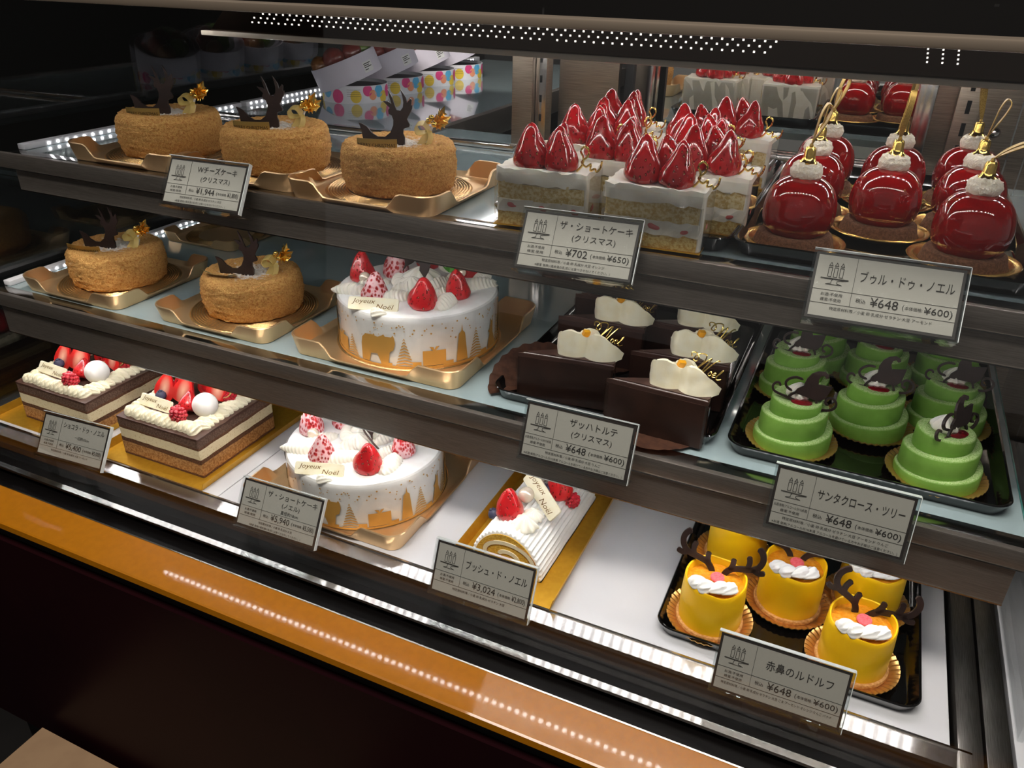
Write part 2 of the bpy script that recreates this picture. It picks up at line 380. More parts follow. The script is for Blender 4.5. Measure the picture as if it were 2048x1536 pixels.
# sill, black ledge, trim, orange ledge, front panel
def strip(name, prof, mt, x0=X0, x1=.165):
    g = G(); n = len(prof); g.rings([[(x0, y, cz(z)) for y, z in prof], [(x1, y, cz(z)) for y, z in prof]]); return ob(name, g, mt, case, smooth=False)
strip('sill', [(.511, -.529), (.4955, -.5307), (.4955, -.545), (.511, -.545)], 'sill')
strip('sill_lip', [(.5125, -.5275), (.5105, -.5275), (.5105, -.5295), (.5125, -.5295)], 'steel_polished')
strip('black_ledge', [(.4955, -.535), (.4605, -.5352), (.4605, -.56), (.4955, -.56)], 'black_satin', x1=X1)
strip('bright_trim', [(.4605, -.5351), (.4535, -.53485), (.4535, -.5380), (.4605, -.5380)], 'sill', x1=X1)
strip('lower_ledge', [(.4605, -.545), (.4378, -.5455), (.4378, -.58), (.4605, -.58)], 'black_satin', x1=X1)
strip('silver_line', [(.4378, -.5447), (.4364, -.5449), (.4364, -.56), (.4378, -.56)], 'steel_polished', x1=X1)
strip('orange_ledge', [(.4364, -.5456), (.3945, -.54857), (.3928, -.5495), (.3920, -.556), (.4364, -.556)], 'orange', x1=X1)
strip('shadow_gap', [(.402, -.556), (.402, -.578), (.4364, -.578), (.4364, -.556)], 'black_matte', x1=X1)
strip('front_panel', [(.394, -.578), (.394, -.93), (.43, -.93), (.43, -.578)], 'maroon', x1=X1)
strip('plinth', [(.43, -.93), (.43, -1.33), (.5, -1.33), (.5, -.93)], 'black_matte', x1=X1)
strip('case_body', [(.43, -.58), (.43, -.93), (1.05, -.93), (1.05, -.58)], 'black_matte', x1=X1)
# front glass with silver top band, top counter
g = G(); g.rings([[(X0, .4660, cz(-.5352)), (X0, .4705, cz(-.5352)), (X0, .5035, cz(-.033)), (X0, .499, cz(-.033))], [(X1, .4660, cz(-.5352)), (X1, .4705, cz(-.5352)), (X1, .5035, cz(-.033)), (X1, .499, cz(-.033))]])
ob('front_glass', g, 'front_glass', case, smooth=False)
ob('top_band', G().box(X0, X1, .497, .520, cz(-.0352), cz(-.0290), .0012), 'band', case)
ob('counter_top', G().box(X0, X1, .520, 1.16, cz(-.033), cz(-.0292), 0), 'black_glass', case, smooth=False)
# side glass, left
ob('side_glass', G().box(X0-.006, X0, .50, 1.75, cz(-.53), cz(-.0355)), 'side_glass', case, smooth=False)
# right side glass edge
ob('side_divider', G().box(.1975, .2015, .54, 1.0, cz(-.528), cz(-.10)), 'front_glass', case, smooth=False)
# light hood
hood = thing('light_hood', 'dark polished light hood running along under the counter top', 'light fixture', (0, 0, 0))
g = G(); prof = [(.560, -.0353), (.562, -.0560), (.905, -.0600), (.905, -.0353)]
g.rings([[(-.518-.023*(-z-.036)/.02, y, cz(z)) for y, z in prof], [(X1, y, cz(z)) for y, z in prof]]); ob('housing', g, 'panel_dark', hood, smooth=False)
ob('lip', G().box(-.548, X1, .5580, .5640, cz(-.0594), cz(-.0556), .0008), 'lip', hood)
ob('reflector', G().box(-.540, X1, .580, .66, cz(-.0605), cz(-.0592)), 'panel_dark', hood, smooth=False)
g = G()  # LED reflections on the hood front, modelled as small glowing beads
for i in range(62):
    for rdx, (rz, sh) in enumerate(((-.0405, .003), (-.0437, 0), (-.0472, -.003))):
        x = -.49+i*.0068+sh
        if (i*7+rdx*3) % 31 == 0: continue
        yy = .560+.002*(-.0353-rz)/.0207
        g.box(x-.0006, x+.0006, yy-.0006, yy+.0002, cz(rz)-.0006, cz(rz)+.0006)
for i in range(3):
    for k in range(4):
        x = .015+i*.0082+k*.0004; rz = -.0400-k*.0024; yy = .560+.002*(-.0353-rz)/.0207
        g.box(x-.0005, x+.0005, yy-.0005, yy+.0002, cz(rz)-.0005, cz(rz)+.0005)
o = kind_stuff(ob('reflection_bead', g, 'reflection_glow', hood, smooth=False)); o['label'] = 'rows of LED reflections built as tiny glowing points'
def led_row(parent, x0, x1, y, z, pitch, mt='led', tilt=0, w=.0046, d=.0038):
    g = G(); n = int((x1-x0)/pitch)
    for i in range(n+1):
        x = x0+i*pitch; g.M = Matrix.Translation((x, y, z)) @ Matrix.Rotation(tilt, 4, 'X'); g.box(-w/2, w/2, -d/2, d/2, -.0012, .0004)
    g.M = Matrix()
    o = kind_stuff(ob('led_diode', g, mt, parent, smooth=False)); o['label'] = 'row of bright LED diodes'; return o
led_row(case, -.95, -.545, .532, cz(-.0345), .0125, 'led_hood')  # extra row added out of view under the top band, brightens the left cheesecakes
ob('led_bar', G().box(-.53, .19, .694, .712, cz(-.0630), cz(-.0602)), 'led_bar', hood, smooth=False)
led_row(hood, -.525, .185, .703, cz(-.0640), .0190, 'led_hood', tilt=.15)
ob('led_bar', G().box(-.53, .19, .878, .896, cz(-.0630), cz(-.0602)), 'led_bar', hood, smooth=False)
led_row(hood, -.525, .185, .887, cz(-.0640), .0105, 'led_hood', tilt=-.1)
led_row(hood, -.525, .185, .5720, cz(-.0583), .0190, 'led_hood', tilt=.1)

# shelves
def shelf(nm, label, z, xa, xb, yr, fh, yf):
    t = thing('glass_shelf', label, 'shelf', (0, 0, z))
    ob('glass_pane', G().box(xa+.012, xb, yf+.018, yr, -.009, 0, .0006), 'shelf_glass', t, smooth=False)
    ob('pane_edge', G().box(xb, xb+.0012, yf+.018, yr, -.009, 0), 'glass_edge', t, smooth=False)
    ob('front_strip', G().box(xa+.01, xb, yf+.002, yf+.018, -.009, .0006, .0004), 'steel_polished', t)
    ob('front_lip', G().box(xa, xb+.004, yf-.003, yf+.003, -.0155, .0008, .0006), 'steel_fascia', t)
    ob('front_fascia', G().box(xa+.022, xb-.004, yf, yf+.002, -fh, -.0155), 'steel_fascia', t, smooth=False)
    ob('fascia_edge', G().box(xa+.022, xb-.004, yf-.0006, yf+.001, -fh-.0008, -fh+.0004), 'steel_polished', t, smooth=False)
    ob('fascia_groove', G().box(xa+.02, xb+.0, yf-.0034, yf-.0001, -.0162, -.0152), 'steel_polished', t, smooth=False)
    ob('led_bar', G().box(xa+.03, xb-.01, yf+.004, yf+.022, -fh+.0075, -.009), 'led_bar', t, smooth=False)
    led_row(t, xa+.03, xb-.012, yf+.0125, -fh+.0060, .0108, tilt=.12)
    # bar with diodes along the left end
    ob('end_bar', G().box(xa+.006, xa+.018, yf+.02, yr-.01, .0002, .0065, .001), 'led_bar', t)
    g = G(); y = yf+.05
    while y < yr-.02: g.box(xa+.0175, xa+.0190, y-.0013, y+.0013, .0022, .0042); y += .0120
    kind_stuff(ob('end_diode', g, 'led_side', t, smooth=False))['label'] = 'row of white LED diodes along the shelf end'
    return t
su = shelf('u', 'upper frosted glass shelf with dark steel front rail', ZU, -.888, .165, .955, .039, .574)
sm = shelf('m', 'middle frosted glass shelf with dark steel front rail', ZM, -.968, .163, .955, .052, .562)
ob('rear_rail', G().box(-.87, -.39, .862, .874, .0005, .006, .001), 'steel_polished', su)

# rear uprights, mirror, steel wall
rear = thing('rear_frame', 'brushed steel rear frame with posts and mirrored sliding door', 'door frame', (0, 0, 0))
def rbox(name, x0, x1, y0, y1, z0, z1, mt, bev=.0008, par=rear): return ob(name, G().box(x0, x1, y0, y1, cz(z0), cz(z1), bev), mt, par, smooth=bev > 0)
post = rbox('post', -.412, -.386, .905, .925, -.53, -.036, 'steel_wall')
post2 = rbox('post', -.3855, -.372, .915, .935, -.53, -.036, 'steel_polished')
for k in range(14): rbox('slot', -.3800, -.3775, .9140, .9152, -.30+.022*k, -.292+.022*k, 'slot', 0, post2)
rbox('steel_panel', -.371, -.296, .955, .965, -.53, -.036, 'steel_wall', 0)
rbox('post', -.294, -.284, .975, .985, -.53, -.036, 'black_matte', 0)
pm = rbox('mirror_frame', -.300, -.278, 1.040, 1.052, -.53, -.036, 'steel_polished')
rbox('mirror_pane', -.300, .045, 1.058, 1.066, -.53, -.036, 'mirror', 0)
rbox('mirror_frame', .030, .048, 1.040, 1.056, -.53, -.036, 'steel_polished')
rbox('mirror_rail', -.278, .030, 1.044, 1.056, -.214, -.203, 'steel_polished')
rbox('wall_plate', .049, .60, 1.058, 1.068, -.53, -.036, 'steel_wall', 0)
up = rbox('upright', .070, .094, 1.040, 1.056, -.53, -.036, 'steel_wall')
for k in range(18): rbox('slot', .0800, .0845, 1.0385, 1.0405, -.45+.024*k, -.436+.024*k, 'slot', 0, up)
for x in (.135, .152): rbox('seam', x, x+.0016, 1.0572, 1.0581, -.53, -.036, 'steel_polished', 0)
g = G(); g.M = Matrix.Translation((.1165, 1.057, cz(-.158))) @ Matrix.Rotation(PI/2, 4, 'X'); g.lathe([(0, .004), (.003, .0036), (.0052, .0018), (.006, 0), (.006, -.001)], 20)
g.box(-.002, .002, -.0004, .0004, .0034, .0045); ob('screw', g, 'steel_polished', rear)

# corner counter behind the left part with its glass shelf
cc = thing('corner_counter', 'frosted glass shelf of the corner counter behind, dark steel side rail', 'shelf', (0, 0, ZU))
ob('glass_pane', G().box(-.868, -.540, .880, 1.75, -.010, -.001, .0006), 'shelf_glass', cc, smooth=False)
ob('side_rail', G().box(-.540, -.528, .880, 1.75, -.034, .002, .001), 'steel_fascia', cc)
ob('rear_panel', G().box(-.868, -.528, 1.75, 1.76, -.3, .16), 'black_matte', cc, smooth=False)
ob('end_bar', G().box(-.882, -.870, .955, 1.73, -.004, .0062, .001), 'led_bar', cc)
g = G(); y = .965
while y < 1.7: g.box(-.8705, -.8690, y-.0013, y+.0013, .0022, .0042); y += .0120
kind_stuff(ob('end_diode', g, 'led_side', cc, smooth=False))['label'] = 'row of white LED diodes'
ob('added_light_bar', G().box(-.520, -.500, .92, 1.72, .148, .156), 'led_bar', cc, smooth=False)  # unseen LED bar added above the counter to brighten the boxes
g = G(); y = .93
while y < 1.70: g.box(-.514, -.510, y-.002, y+.002, .1462, .1482); y += .0125
kind_stuff(ob('added_light_diode', g, 'led', cc, smooth=False))['label'] = 'added unseen row of LED diodes lighting the boxes'
ob('lower_pane', G().box(-.868, -.40, .96, 1.75, -.173, -.165), 'shelf_glass', cc, smooth=False)
g = G(); g.box(-.80, -.56, 1.28, 1.46, 0, .05, .012); tag(ob('packet', g, 'bag_green', None, (0, 0, ZU-.165)), 'green and white packet lying on the lower shelf of the corner counter', 'packet')

# carton at the foot of the case
g = G(); g.box(-.838, -.42, .12, .385, 0, .43, .003)
ct = thing('carton', 'plain brown carton standing at the foot of the counter', 'box', (0, 0, 0))
ob('body', g, 'carton', ct)
ob('flap', G().box(-.836, -.422, .254, .383, .4302, .4325), 'carton', ct, smooth=False); ob('flap', G().box(-.836, -.422, .122, .251, .4302, .4325), 'carton', ct, smooth=False)

# ================================================================== TRAYS AND PLATES
def tray_mesh(w, d, hc, hm, r=.018, flare=.005, clen=.030):
    out = rrect(w, d, r, 8, 26); n = len(out)
    def hh(p):
        ex = w/2-abs(p[0]); ey = d/2-abs(p[1]); q = max(ex, ey)          # distance along the wall from the corner
        t = min(1, max(0, (q-clen)/.016)); t = t*t*(3-2*t); return hc+(hm-hc)*t
    def inset(k):
        return rrect(w-2*k, d-2*k, max(.003, r-k), 8, 26)
    g = G(); H = [hh(p) for p in out]
    def ring(k, zf): return [(p[0], p[1], zf(i)) for i, p in enumerate(inset(k))]
    g.rings([ring(flare+.012, lambda i: .0022), ring(flare+.004, lambda i: .0022), ring(flare+.0015, lambda i: .0035), ring(.0022, lambda i: H[i]), ring(.0008, lambda i: H[i]+.0004), ring(0, lambda i: H[i]-.0006), ring(flare, lambda i: .0008), ring(flare+.006, lambda i: 0)])
    return g
ring_prof = []
for k in range(8): ring_prof += [(.050+.0028*k, .0026), (.0510+.0028*k, .0036), (.0520+.0028*k, .0036)]
ring_mesh = G().lathe(ring_prof+[(.0735, .0024)], 72).mesh('embossed_ring')
ring2 = G().lathe([(r*1.24, z) for r, z in ring_prof]+[(.0905, .0024)], 72).mesh('embossed_ring')
GT = tray_mesh(.166, .160, .020, .0065, clen=.034).mesh('gold_tray'); GTL = tray_mesh(.205, .205, .022, .0065, clen=.044).mesh('gold_tray')
def gold_tray(loc, rz, label, big=False, k=1):
    t = thing('gold_tray', label, 'tray', loc, rz, 'gold plastic cake trays')
    t.scale = (k, k, k)
    ob('tray_shell', GTL if big else GT, 'gold_tray', t); ob('embossed_ring', ring2 if big else ring_mesh, 'gold_floor', t)
    return t
BT = tray_mesh(.214, .318, .0125, .0125, r=.017, flare=.006).mesh('black_tray')
def black_tray(loc, label, sc=(1, 1, 1)):
    t = ob('black_tray', BT, 'black_gloss', None, loc, sc=sc); tag(t, label, 'tray', 'black serving trays'); return t
NF = 44
g = G(); g.lathe([(0, .0006), (.026, .0006), (.0285, .0009), (.0315, .0022), (.0345, .0042), (.0375, .0056), (.0388, .0058), (.0388, .0050), (.036, .0044), (.030, .0010), (.026, 0), (0, 0)], NF*4, zf=lambda t, i, r, z: (.0006*math.cos(NF*t) if 3 <= i <= 8 else 0))
PLATE = g.mesh('foil_plate')
SAUCER = G().lathe([(0, .0010), (.027, .0010), (.030, .0016), (.0325, .0042), (.0345, .0050), (.0355, .0042), (.0375, .0046), (.0388, .0056), (.0394, .0050), (.037, .0036), (.031, .0006), (.027, 0), (0, 0)], 72).mesh('gold_saucer')

# ================================================================== SMALL EDIBLE PIECES (shared meshes)
def berry_mesh(seed, fat=1):
    pr = catmull([(0, 0, .0), (.36*fat, 0, .0), (.49*fat, 0, .07), (.52*fat, 0, .18), (.47*fat, 0, .38), (.37*fat, 0, .58), (.25*fat, 0, .78), (.14*fat, 0, .92), (0, 0, 1)], 3)
    g = G().lathe([(max(0, v.x), v.z) for v in pr], 28); g.jitter(.05, 2.2, seed); return g.mesh('strawberry')
BERRY = [berry_mesh(s, f) for s, f in ((1, 1), (5, 1.08), (9, .95))]
BERRYS = [berry_mesh(s, f) for s, f in ((2, 1), (6, 1.06))]; BERRYP = [berry_mesh(s, f) for s, f in ((3, 1), (7, 1.05))]
def half_mesh():
    pr = [(max(0, v.x), v.z) for v in catmull([(0, 0, 0), (.36, 0, .02), (.48, 0, .14), (.5, 0, .28), (.44, 0, .5), (.3, 0, .76), (.14, 0, .94), (0, 0, 1)], 3)]
    g = G(); n = 14; L = []
    for r, z in pr: L.append([g.v((r*math.cos(PI*k/n), r*.8*math.sin(PI*k/n), z)) for k in range(n+1)])
    for a, b in zip(L, L[1:]):
        for i in range(n): g.f([a[i], a[i+1], b[i+1], b[i]])
    for a, b in zip(L, L[1:]):
        f = g.f([a[0], b[0], b[n], a[n]])
        if f: f.material_index = 1
    bmesh.ops.remove_doubles(g.bm, verts=g.bm.verts, dist=.0005)
    me = g.mesh('strawberry_half'); me.materials.append(MATS['berry']); me.materials.append(MATS['berry_cut']); return me
HALF = half_mesh()
def shell_mesh(L=1, w=.5, h=.42, nr=9, twist=1.2, ns=18, amp=.13, tail=.6):
    g = G(); R = []
    for i in range(ns+1):
        u = i/ns; r = math.sin(PI*min(1, max(0, u**tail)))**.55 if 0 < u < 1 else .02
        ring = []
        for k in range(nr*4):
            t = 2*PI*k/(nr*4); q = r*(1+amp*math.cos(nr*t+twist*u*6))
            ring.append(((u-.5)*L, q*w*.5*math.cos(t), max(-.06, q*h*math.sin(t)*.9)+.05))
        R.append(ring)
    g.rings(R); return g.mesh('cream_shell', True, 60)
SHELL = shell_mesh(); SHELLW = shell_mesh(1, .62, .42, 8, 0, amp=.1)
def rib_shell_mesh(nr=9):       # plump cream swag, ribs running across its length
    g = G(); R = []; ns = nr*6
    for i in range(ns+1):
        u = i/ns; e = math.sin(PI*(.04+.92*u))**.5; q = e*(1+.07*math.cos(2*PI*nr*u))*(1-.25*u)
        R.append([((u-.5)+.05*math.sin(2*t), q*.27*math.cos(t), max(-.02, q*.30*math.sin(t))+.02) for t in [2*PI*k/20 for k in range(20)]])
    g.rings(R); return g.mesh('cream_swag', True, 70)
SWAG = rib_shell_mesh()
def rosette_mesh(n=9, tw=2.2):
    pr = [(0, 0), (.5, 0), (.56, .10), (.52, .24), (.40, .40), (.26, .54), (.12, .66), (0, .72)]; pr = resample(pr, .06); m = len(pr)
    return G().lathe(pr, n*6, rf=lambda t, i, r, z: 1+.17*math.cos(n*t+tw*z*2)*min(1, 4*z+.2)).mesh('cream_rosette', True, 70)
ROSE = rosette_mesh()
BALL = G().lathe([(math.sin(PI*i/20)*.5 if 0 < i < 20 else 0, .5-.5*math.cos(PI*i/20)) for i in range(21)], 32).mesh('ball')
def rasp_mesh():
    g = G(); k = 0
    for j in range(6):
        z = j/6; rad = .42*math.cos((z-.15)*1.35); n = max(3, int(rad*22))
        for i in range(n):
            t = 2*PI*(i+.5*(j % 2))/n; c = Vector((rad*math.cos(t), rad*math.sin(t), z*.8+.08))
            g.M = Matrix.Translation(c); g.lathe([(0, -.13), (.11, -.07), (.135, 0), (.11, .07), (0, .13)], 8)
    g.M = Matrix(); g.lathe([(0, 0), (.36, .05), (.38, .4), (.2, .8), (0, .86)], 14); return g.mesh('raspberry')
RASP = rasp_mesh()
def blue_mesh():
    g = G(); g.lathe([(0, 0), (.3, .04), (.5, .36), (.46, .62), (.3, .82), (.2, .86), (.22, .93), (.15, .90), (.12, .82), (0, .80)], 20, zf=lambda t, i, r, z: .05*math.cos(5*t) if i == 6 else 0); return g.mesh('blueberry')
BLUE = blue_mesh()
def leaf_mesh(w=.35, spikes=3):
    out = [(0, 0)]; 
    for k in range(spikes): z = (k+.6)/(spikes+.6); out += [(w*(.55-.3*abs(z-.45)), z-.10), (w*(1.0-.55*abs(z-.4)*1.4), z), (w*(.45-.3*abs(z-.45)), z+.02)]
    R = out+[(0, 1.0)]
    g = G(); c = [g.v((0, .0, z)) for x, z in R]; a = [g.v((x, -abs(x)*.5, z)) for x, z in R]; b = [g.v((-x, -abs(x)*.5, z)) for x, z in R]
    for i in range(len(R)-1): g.f([c[i], a[i], a[i+1], c[i+1]]); g.f([c[i], c[i+1], b[i+1], b[i]])
    bmesh.ops.remove_doubles(g.bm, verts=g.bm.verts, dist=.0001)
    bmesh.ops.solidify(g.bm, geom=g.bm.faces[:], thickness=.03)
    return g.mesh('leaf', False)
LEAF = leaf_mesh(); LEAFW = leaf_mesh(.55, 3)
DEER = [(362, 733), (380, 738), (405, 752), (430, 782), (462, 800), (500, 800), (530, 778), (546, 742), (548, 715), (540, 692), (524, 685), (522, 668), (530, 655), (495, 622), (522, 625), (540, 636), (530, 600), (522, 565), (545, 605), (556, 640), (566, 665), (586, 668), (600, 650), (603, 625), (598, 595), (588, 562), (615, 600), (622, 628), (640, 606), (646, 612), (643, 640), (650, 638), (648, 655), (640, 672), (628, 692), (620, 708), (634, 735), (630, 747), (612, 752), (600, 758), (598, 780), (606, 800), (604, 860), (388, 850), (380, 800), (376, 770)]
DEERM = G().prism([((x-490)*.00018, (835-y)*.00018) for x, y in DEER], .0022).mesh('deer_topper', False)
def script_wire(path, r, k=4):
    return G().tube(catmull([(x, 0, z) for x, z in path], k), r, 6)
# gold wire "Noel" flourish for the shortcakes and cursive word for the chocolate wedges
FLOUR = script_wire([(0, 0), (1.5, 3), (1, 6), (-.5, 8), (.5, 10), (2.5, 9), (2.5, 6.5), (1, 4), (3, 2.5), (4.5, 4), (5, 1.5), (6.5, 2.5), (7.5, 1.5), (8.5, 3.5), (8.3, 6)], .42).mesh('gold_flourish')
g = script_wire([(-11, 7), (-12, 9), (-9.5, 10), (-7, 8), (-7.5, 5.5), (-9.5, 6), (-8, 10), (-4, 11.5), (-3, 8), (-5, 2), (-6, 0), (-4, 4), (-1.5, 9), (0, 11), (-.5, 7), (-1.5, 2.5), (-1, 1), (1.5, 7), (3.5, 11), (5, 11.8)], .42)
for P in ([(2.2, 2), (3.2, 4), (4.2, 2.6), (3.2, 1.2), (2.2, 2.2)], [(4.8, 2.6), (6.3, 3.2), (6, 4.4), (4.9, 3.2), (5.4, 1.4), (6.8, 2)], [(7, 2), (8.6, 5.5), (9.4, 8), (8.3, 6), (7.7, 1.8), (9, 1.4), (10.5, 2.6)]):
    g.tube(catmull([(x, 0, z) for x, z in P], 4), .36, 6)
NOEL = g.mesh('gold_script')

def gold_pick(parent, loc, rz, seed, sc=1):
    rnd = random.Random(seed)
    p = ob('gold_pick', G().tube([(0, 0, -.008), (.001, 0, .010), (.003, 0, .022)], .0011, 6).tube([(.0005, 0, -.003), (.0008, 0, .008)], .0030, 10), 'cream_white', parent, loc, (.08, .35, rz), sc)
    for k, (a, b, s) in enumerate(((.1, .9, .017), (1.7, .7, .016), (-1.6, .65, .014), (.6, .25, .019), (-.5, 1.25, .015))):
        ob('gold_leaf', LEAF, 'gold', p, (.0035, 0, .018), (0, b*.8, a+rnd.uniform(-.3, .3)), s)
    for x, y, z in ((-.001, -.003, .021), (.003, -.004, .017), (-.003, .001, .016)): ob('gold_berry', BALL, 'gold', p, (x, y, z), sc=.0056)
    g = G(); ww = [.004, .008, .010, .009, .005, .003]
    g.ribbon(catmull([(0, -.002, .012), (-.006, -.004, .017), (-.012, -.005, .013), (-.008, -.007, .008), (0, -.002, .011)], 3), (0, 1, .25), .009)
    g.ribbon(catmull([(0, -.002, .012), (-.001, -.006, .006), (-.003, -.009, -.003), (-.002, -.011, -.009)], 3), (1, .2, 0), .006)
    g.ribbon(catmull([(0, -.002, .012), (.004, -.007, .008), (.004, -.010, .000)], 3), (1, .5, 0), .005)
    ob('ribbon_bow', g, 'tulle', p)
    return p

# ================================================================== CHEESECAKES
pr = resample([(0, 0), (.048, 0), (.0525, .003), (.0548, .014), (.0555, .027), (.0545, .038), (.051, .0435), (.045, .0450), (.032, .0430), (0, .0415)], .0016)
g = G().lathe(pr, 112)
for v in g.bm.verts:
    if v.co.z > .0005:
        d = Vector((v.co.x, v.co.y, (v.co.z-.022)*.9)); d.normalize(); q = v.co*640
        v.co += d*(.0020*noise.noise(q*.8)+.0014*noise.noise(q*2)+.0012*noise.noise(v.co*60))
CHEESE = g.mesh('cake_body', True, 80)
LABELM = G().ribbon([(-.019, .001, 0), (-.010, -.0012, 0), (0, -.0015, 0), (.010, -.0008, 0), (.019, .002, 0)], (0, 0, 1), .0105, .0002).mesh('gold_label')
g = G(); put_text(g, 'MERRY CHRISTMAS', 0, -.0017, .0042, 0, 'c', fn=lambda x, z: (x, -.0018-.0003+1.0*x*x*6, z)); LABTXT = g.mesh('lettering', False)
def cheesecake(loc, rz, label, k, deer=(-.012, -.010, .043), drz=0, lab=(-.014, -.028, .0455), lrot=(.0, 0, -.05), pick=(.026, .004, .043), prz=0, seed=1):
    c = thing('crumb_cheesecake', label, 'cake', loc, rz, 'crumb coated cheesecakes'); c.scale = (k, k, k)
    ob('cake_body', CHEESE, 'crumb', c)
    ob('deer_topper', DEERM, 'choc_plaque', c, deer, (-.10, 0, drz))['label'] = 'dark chocolate deer silhouette'
    l = ob('gold_label', LABELM, 'gold_label', c, lab, lrot); ob('lettering', LABTXT, 'ink', l)
    gold_pick(c, pick, prz, seed, 1.05)
    return c
facing = .58          # the toppers are turned towards the passer-by
gt = .0032
for (x, y, z, tx, k, nm, sd, extra) in (
    (-.716, .662, ZU, -.716, .98, 'left', 1, {}), (-.566, .658, ZU, -.566, .98, 'middle', 2, {}), (-.412, .648, ZU, -.412, .98, 'right', 3, {}),
    (-.846, .660, ZM, -.846, 1.03, 'farleft', 4, dict(lab=(-.020, -.030, .046), lrot=(.25, .1, .1))), (-.632, .664, ZM, -.632, 1.03, 'near', 5, dict(lab=(-.024, -.026, .0478), lrot=(1.15, .15, .1)))):
    where = {'left': 'leftmost of the three on the upper shelf', 'middle': 'between two others on the upper shelf', 'right': 'nearest the strawberry shortcakes on the upper shelf', 'farleft': 'leftmost on the middle shelf', 'near': 'beside the whole white cake on the middle shelf'}[nm]
    gold_tray((tx, y-.001, z), 0, 'gold plastic tray under the crumb cheesecake '+where, k=.96 if z == ZU else 1.0)
    cheesecake((x, y, z+gt), .30 if z == ZM else .34, 'round golden crumb cheesecake with chocolate deer, '+where, k, seed=sd, **extra)
gold_tray((-.862, .868, ZM), 0, 'empty gold tray at the back of the middle shelf', k=.8)

# ================================================================== WHOLE WHITE CAKES
CR, CH = .0865, .056
pr = resample([(0, 0), (CR, 0), (CR, .050), (CR-.0015, .0545), (CR-.006, .0562), (.06, .0560), (0, .0565)], .004)
g = G().lathe(pr, 72)
for v in g.bm.verts:
    if v.co.z > .052: v.co.z += .0012*noise.noise(v.co*45)
WBODY = g.mesh('cake_body')
FILM = G().lathe([(CR+.0009, .0005), (CR+.0009, .0535)], 72).mesh('clear_film')
def cyl(x, z, r=CR+.0013): t = -PI/2+x/r; return (r*math.cos(t), r*math.sin(t), z)
def decal(g, poly):
    b = bmesh.new(); vs = [b.verts.new((x, 0, z)) for x, z in poly]; f = b.faces.new(vs)
    bmesh.ops.triangulate(b, faces=[f]); bmesh.ops.subdivide_edges(b, edges=[e for e in b.edges if e.calc_length() > .006], cuts=3, use_grid_fill=True)
    bmesh.ops.triangulate(b, faces=b.faces[:])
    mp = {v: g.v(cyl(v.co.x, v.co.z)) for v in b.verts}
    for f in b.faces: g.f([mp[v] for v in f.verts])
    b.free()
g = G()
mm = .001
def P(pts, ox=0, s=1): return [((ox+x)*s*mm, z*s*mm) for x, z in pts]
bear = [(0, 2), (0, 14), (1, 19), (4, 22), (10, 22.5), (14, 21.5), (17, 23), (18.5, 24), (19.5, 22.5), (24, 22.5), (25, 24), (26, 22), (26.5, 18), (25, 13), (22, 11), (21, 8), (21, 2), (16, 2), (16, 7), (13, 9), (8, 8.5), (6, 6), (6, 2)]
tower = [(0, 2), (3, 8), (3, 16), (2, 18), (2, 22), (4, 24), (4.6, 29), (5.2, 24), (7, 22), (7, 18), (6, 16), (6, 8), (9, 2)]
gift = [(0, 2), (0, 13), (7, 13), (4.5, 16), (7.5, 15.5), (8, 13.6), (9, 15.8), (11.5, 16), (9, 13), (16, 13), (16, 2)]
deer2 = [(0, 2), (3, 9), (3, 13), (1, 15), (3, 16), (5, 20), (4, 24), (6.5, 21), (8, 24), (8, 19), (7.5, 15), (8, 8), (12, 4), (12, 2)]
lay = ((bear, -46), (gift, 5), (tower, 32), (deer2, 66), (bear, -120), (gift, -82), (tower, 92), (bear, 112), (deer2, -150), (gift, 150))
for poly, ox in lay: decal(g, P(poly, ox*1.32/1.5, 1.5))
for ox, n, h in ((-14, 9, 26), (46, 10, 27), (-62, 8, 20), (80, 9, 26), (-94, 8, 22), (104, 8, 22)):
    for k in range(n):                                            # trees made of stripes
        z = 2+h*k/n; w = 8*(1-k/n); decal(g, P([(-w, z), (0, z+1.6), (w, z), (w*.92, z+1.3), (0, z+2.9), (-w*.92, z+1.3)], (ox+5)*1.1, 1.2))
for ox, w, h in ((-3, 7, 6), (22, 9, 5), (-30, 10, 4), (60, 8, 5)): decal(g, P([(0, 2), (0, h), (w, h), (w, 2)], ox, 1.25))
for k in range(60):
    t0, t1 = -268+k*9, -268+k*9+9.2; decal(g, P([(t0, 0), (t0, 2.4), (t1, 2.4), (t1, 0)]))
PRINT = g.mesh('gold_print', False)
g = G(); rnd = random.Random(3)
for k in range(150):
    x = rnd.uniform(-.27, .27); z = rnd.triangular(.028, .051, .047); s = rnd.choice((.0007, .0009, .0012)); decal(g, [(x-s, z), (x, z-s), (x+s, z), (x, z+s)])
DOTS = g.mesh('gold_dots', False)
def plaque(parent, name, w, h, loc, rot, txt='Joyeux Noël', mt='cream_yellow'):
    g = G(); o2 = rrect(w, h, .0022, 4, 2); g.prism([(x, z) for x, z in o2], .0022); bmesh.ops.bevel(g.bm, geom=[e for e in g.bm.edges], offset=.0003, segments=1, affect='EDGES')
    p = ob(name, g, mt, parent, loc, rot)
    g = G(); g.M = Matrix.Shear('XZ', 4, (.0, 0)) if 0 else Matrix(((1, 0, .35, 0), (0, 1, 0, 0), (0, 0, 1, 0), (0, 0, 0, 1)))
    put_text(g, 'Joyeux', -w*.20, h*.02, h*.50, -.0013, 'c', w*.44); put_text(g, 'Noël', w*.25, -h*.34, h*.50, -.0013, 'c', w*.32)
    g.M = Matrix()
    ob('lettering', g, 'ink_gold', p, smooth=False)
    return p
def berries(parent, lst, meshes, mt):
    for i, (x, y, z, d, h, rx, ry) in enumerate(lst):
        ob('strawberry', meshes[i % len(meshes)], mt, parent, (x, y, z), (rx, ry, i*1.3), (d, d, h))
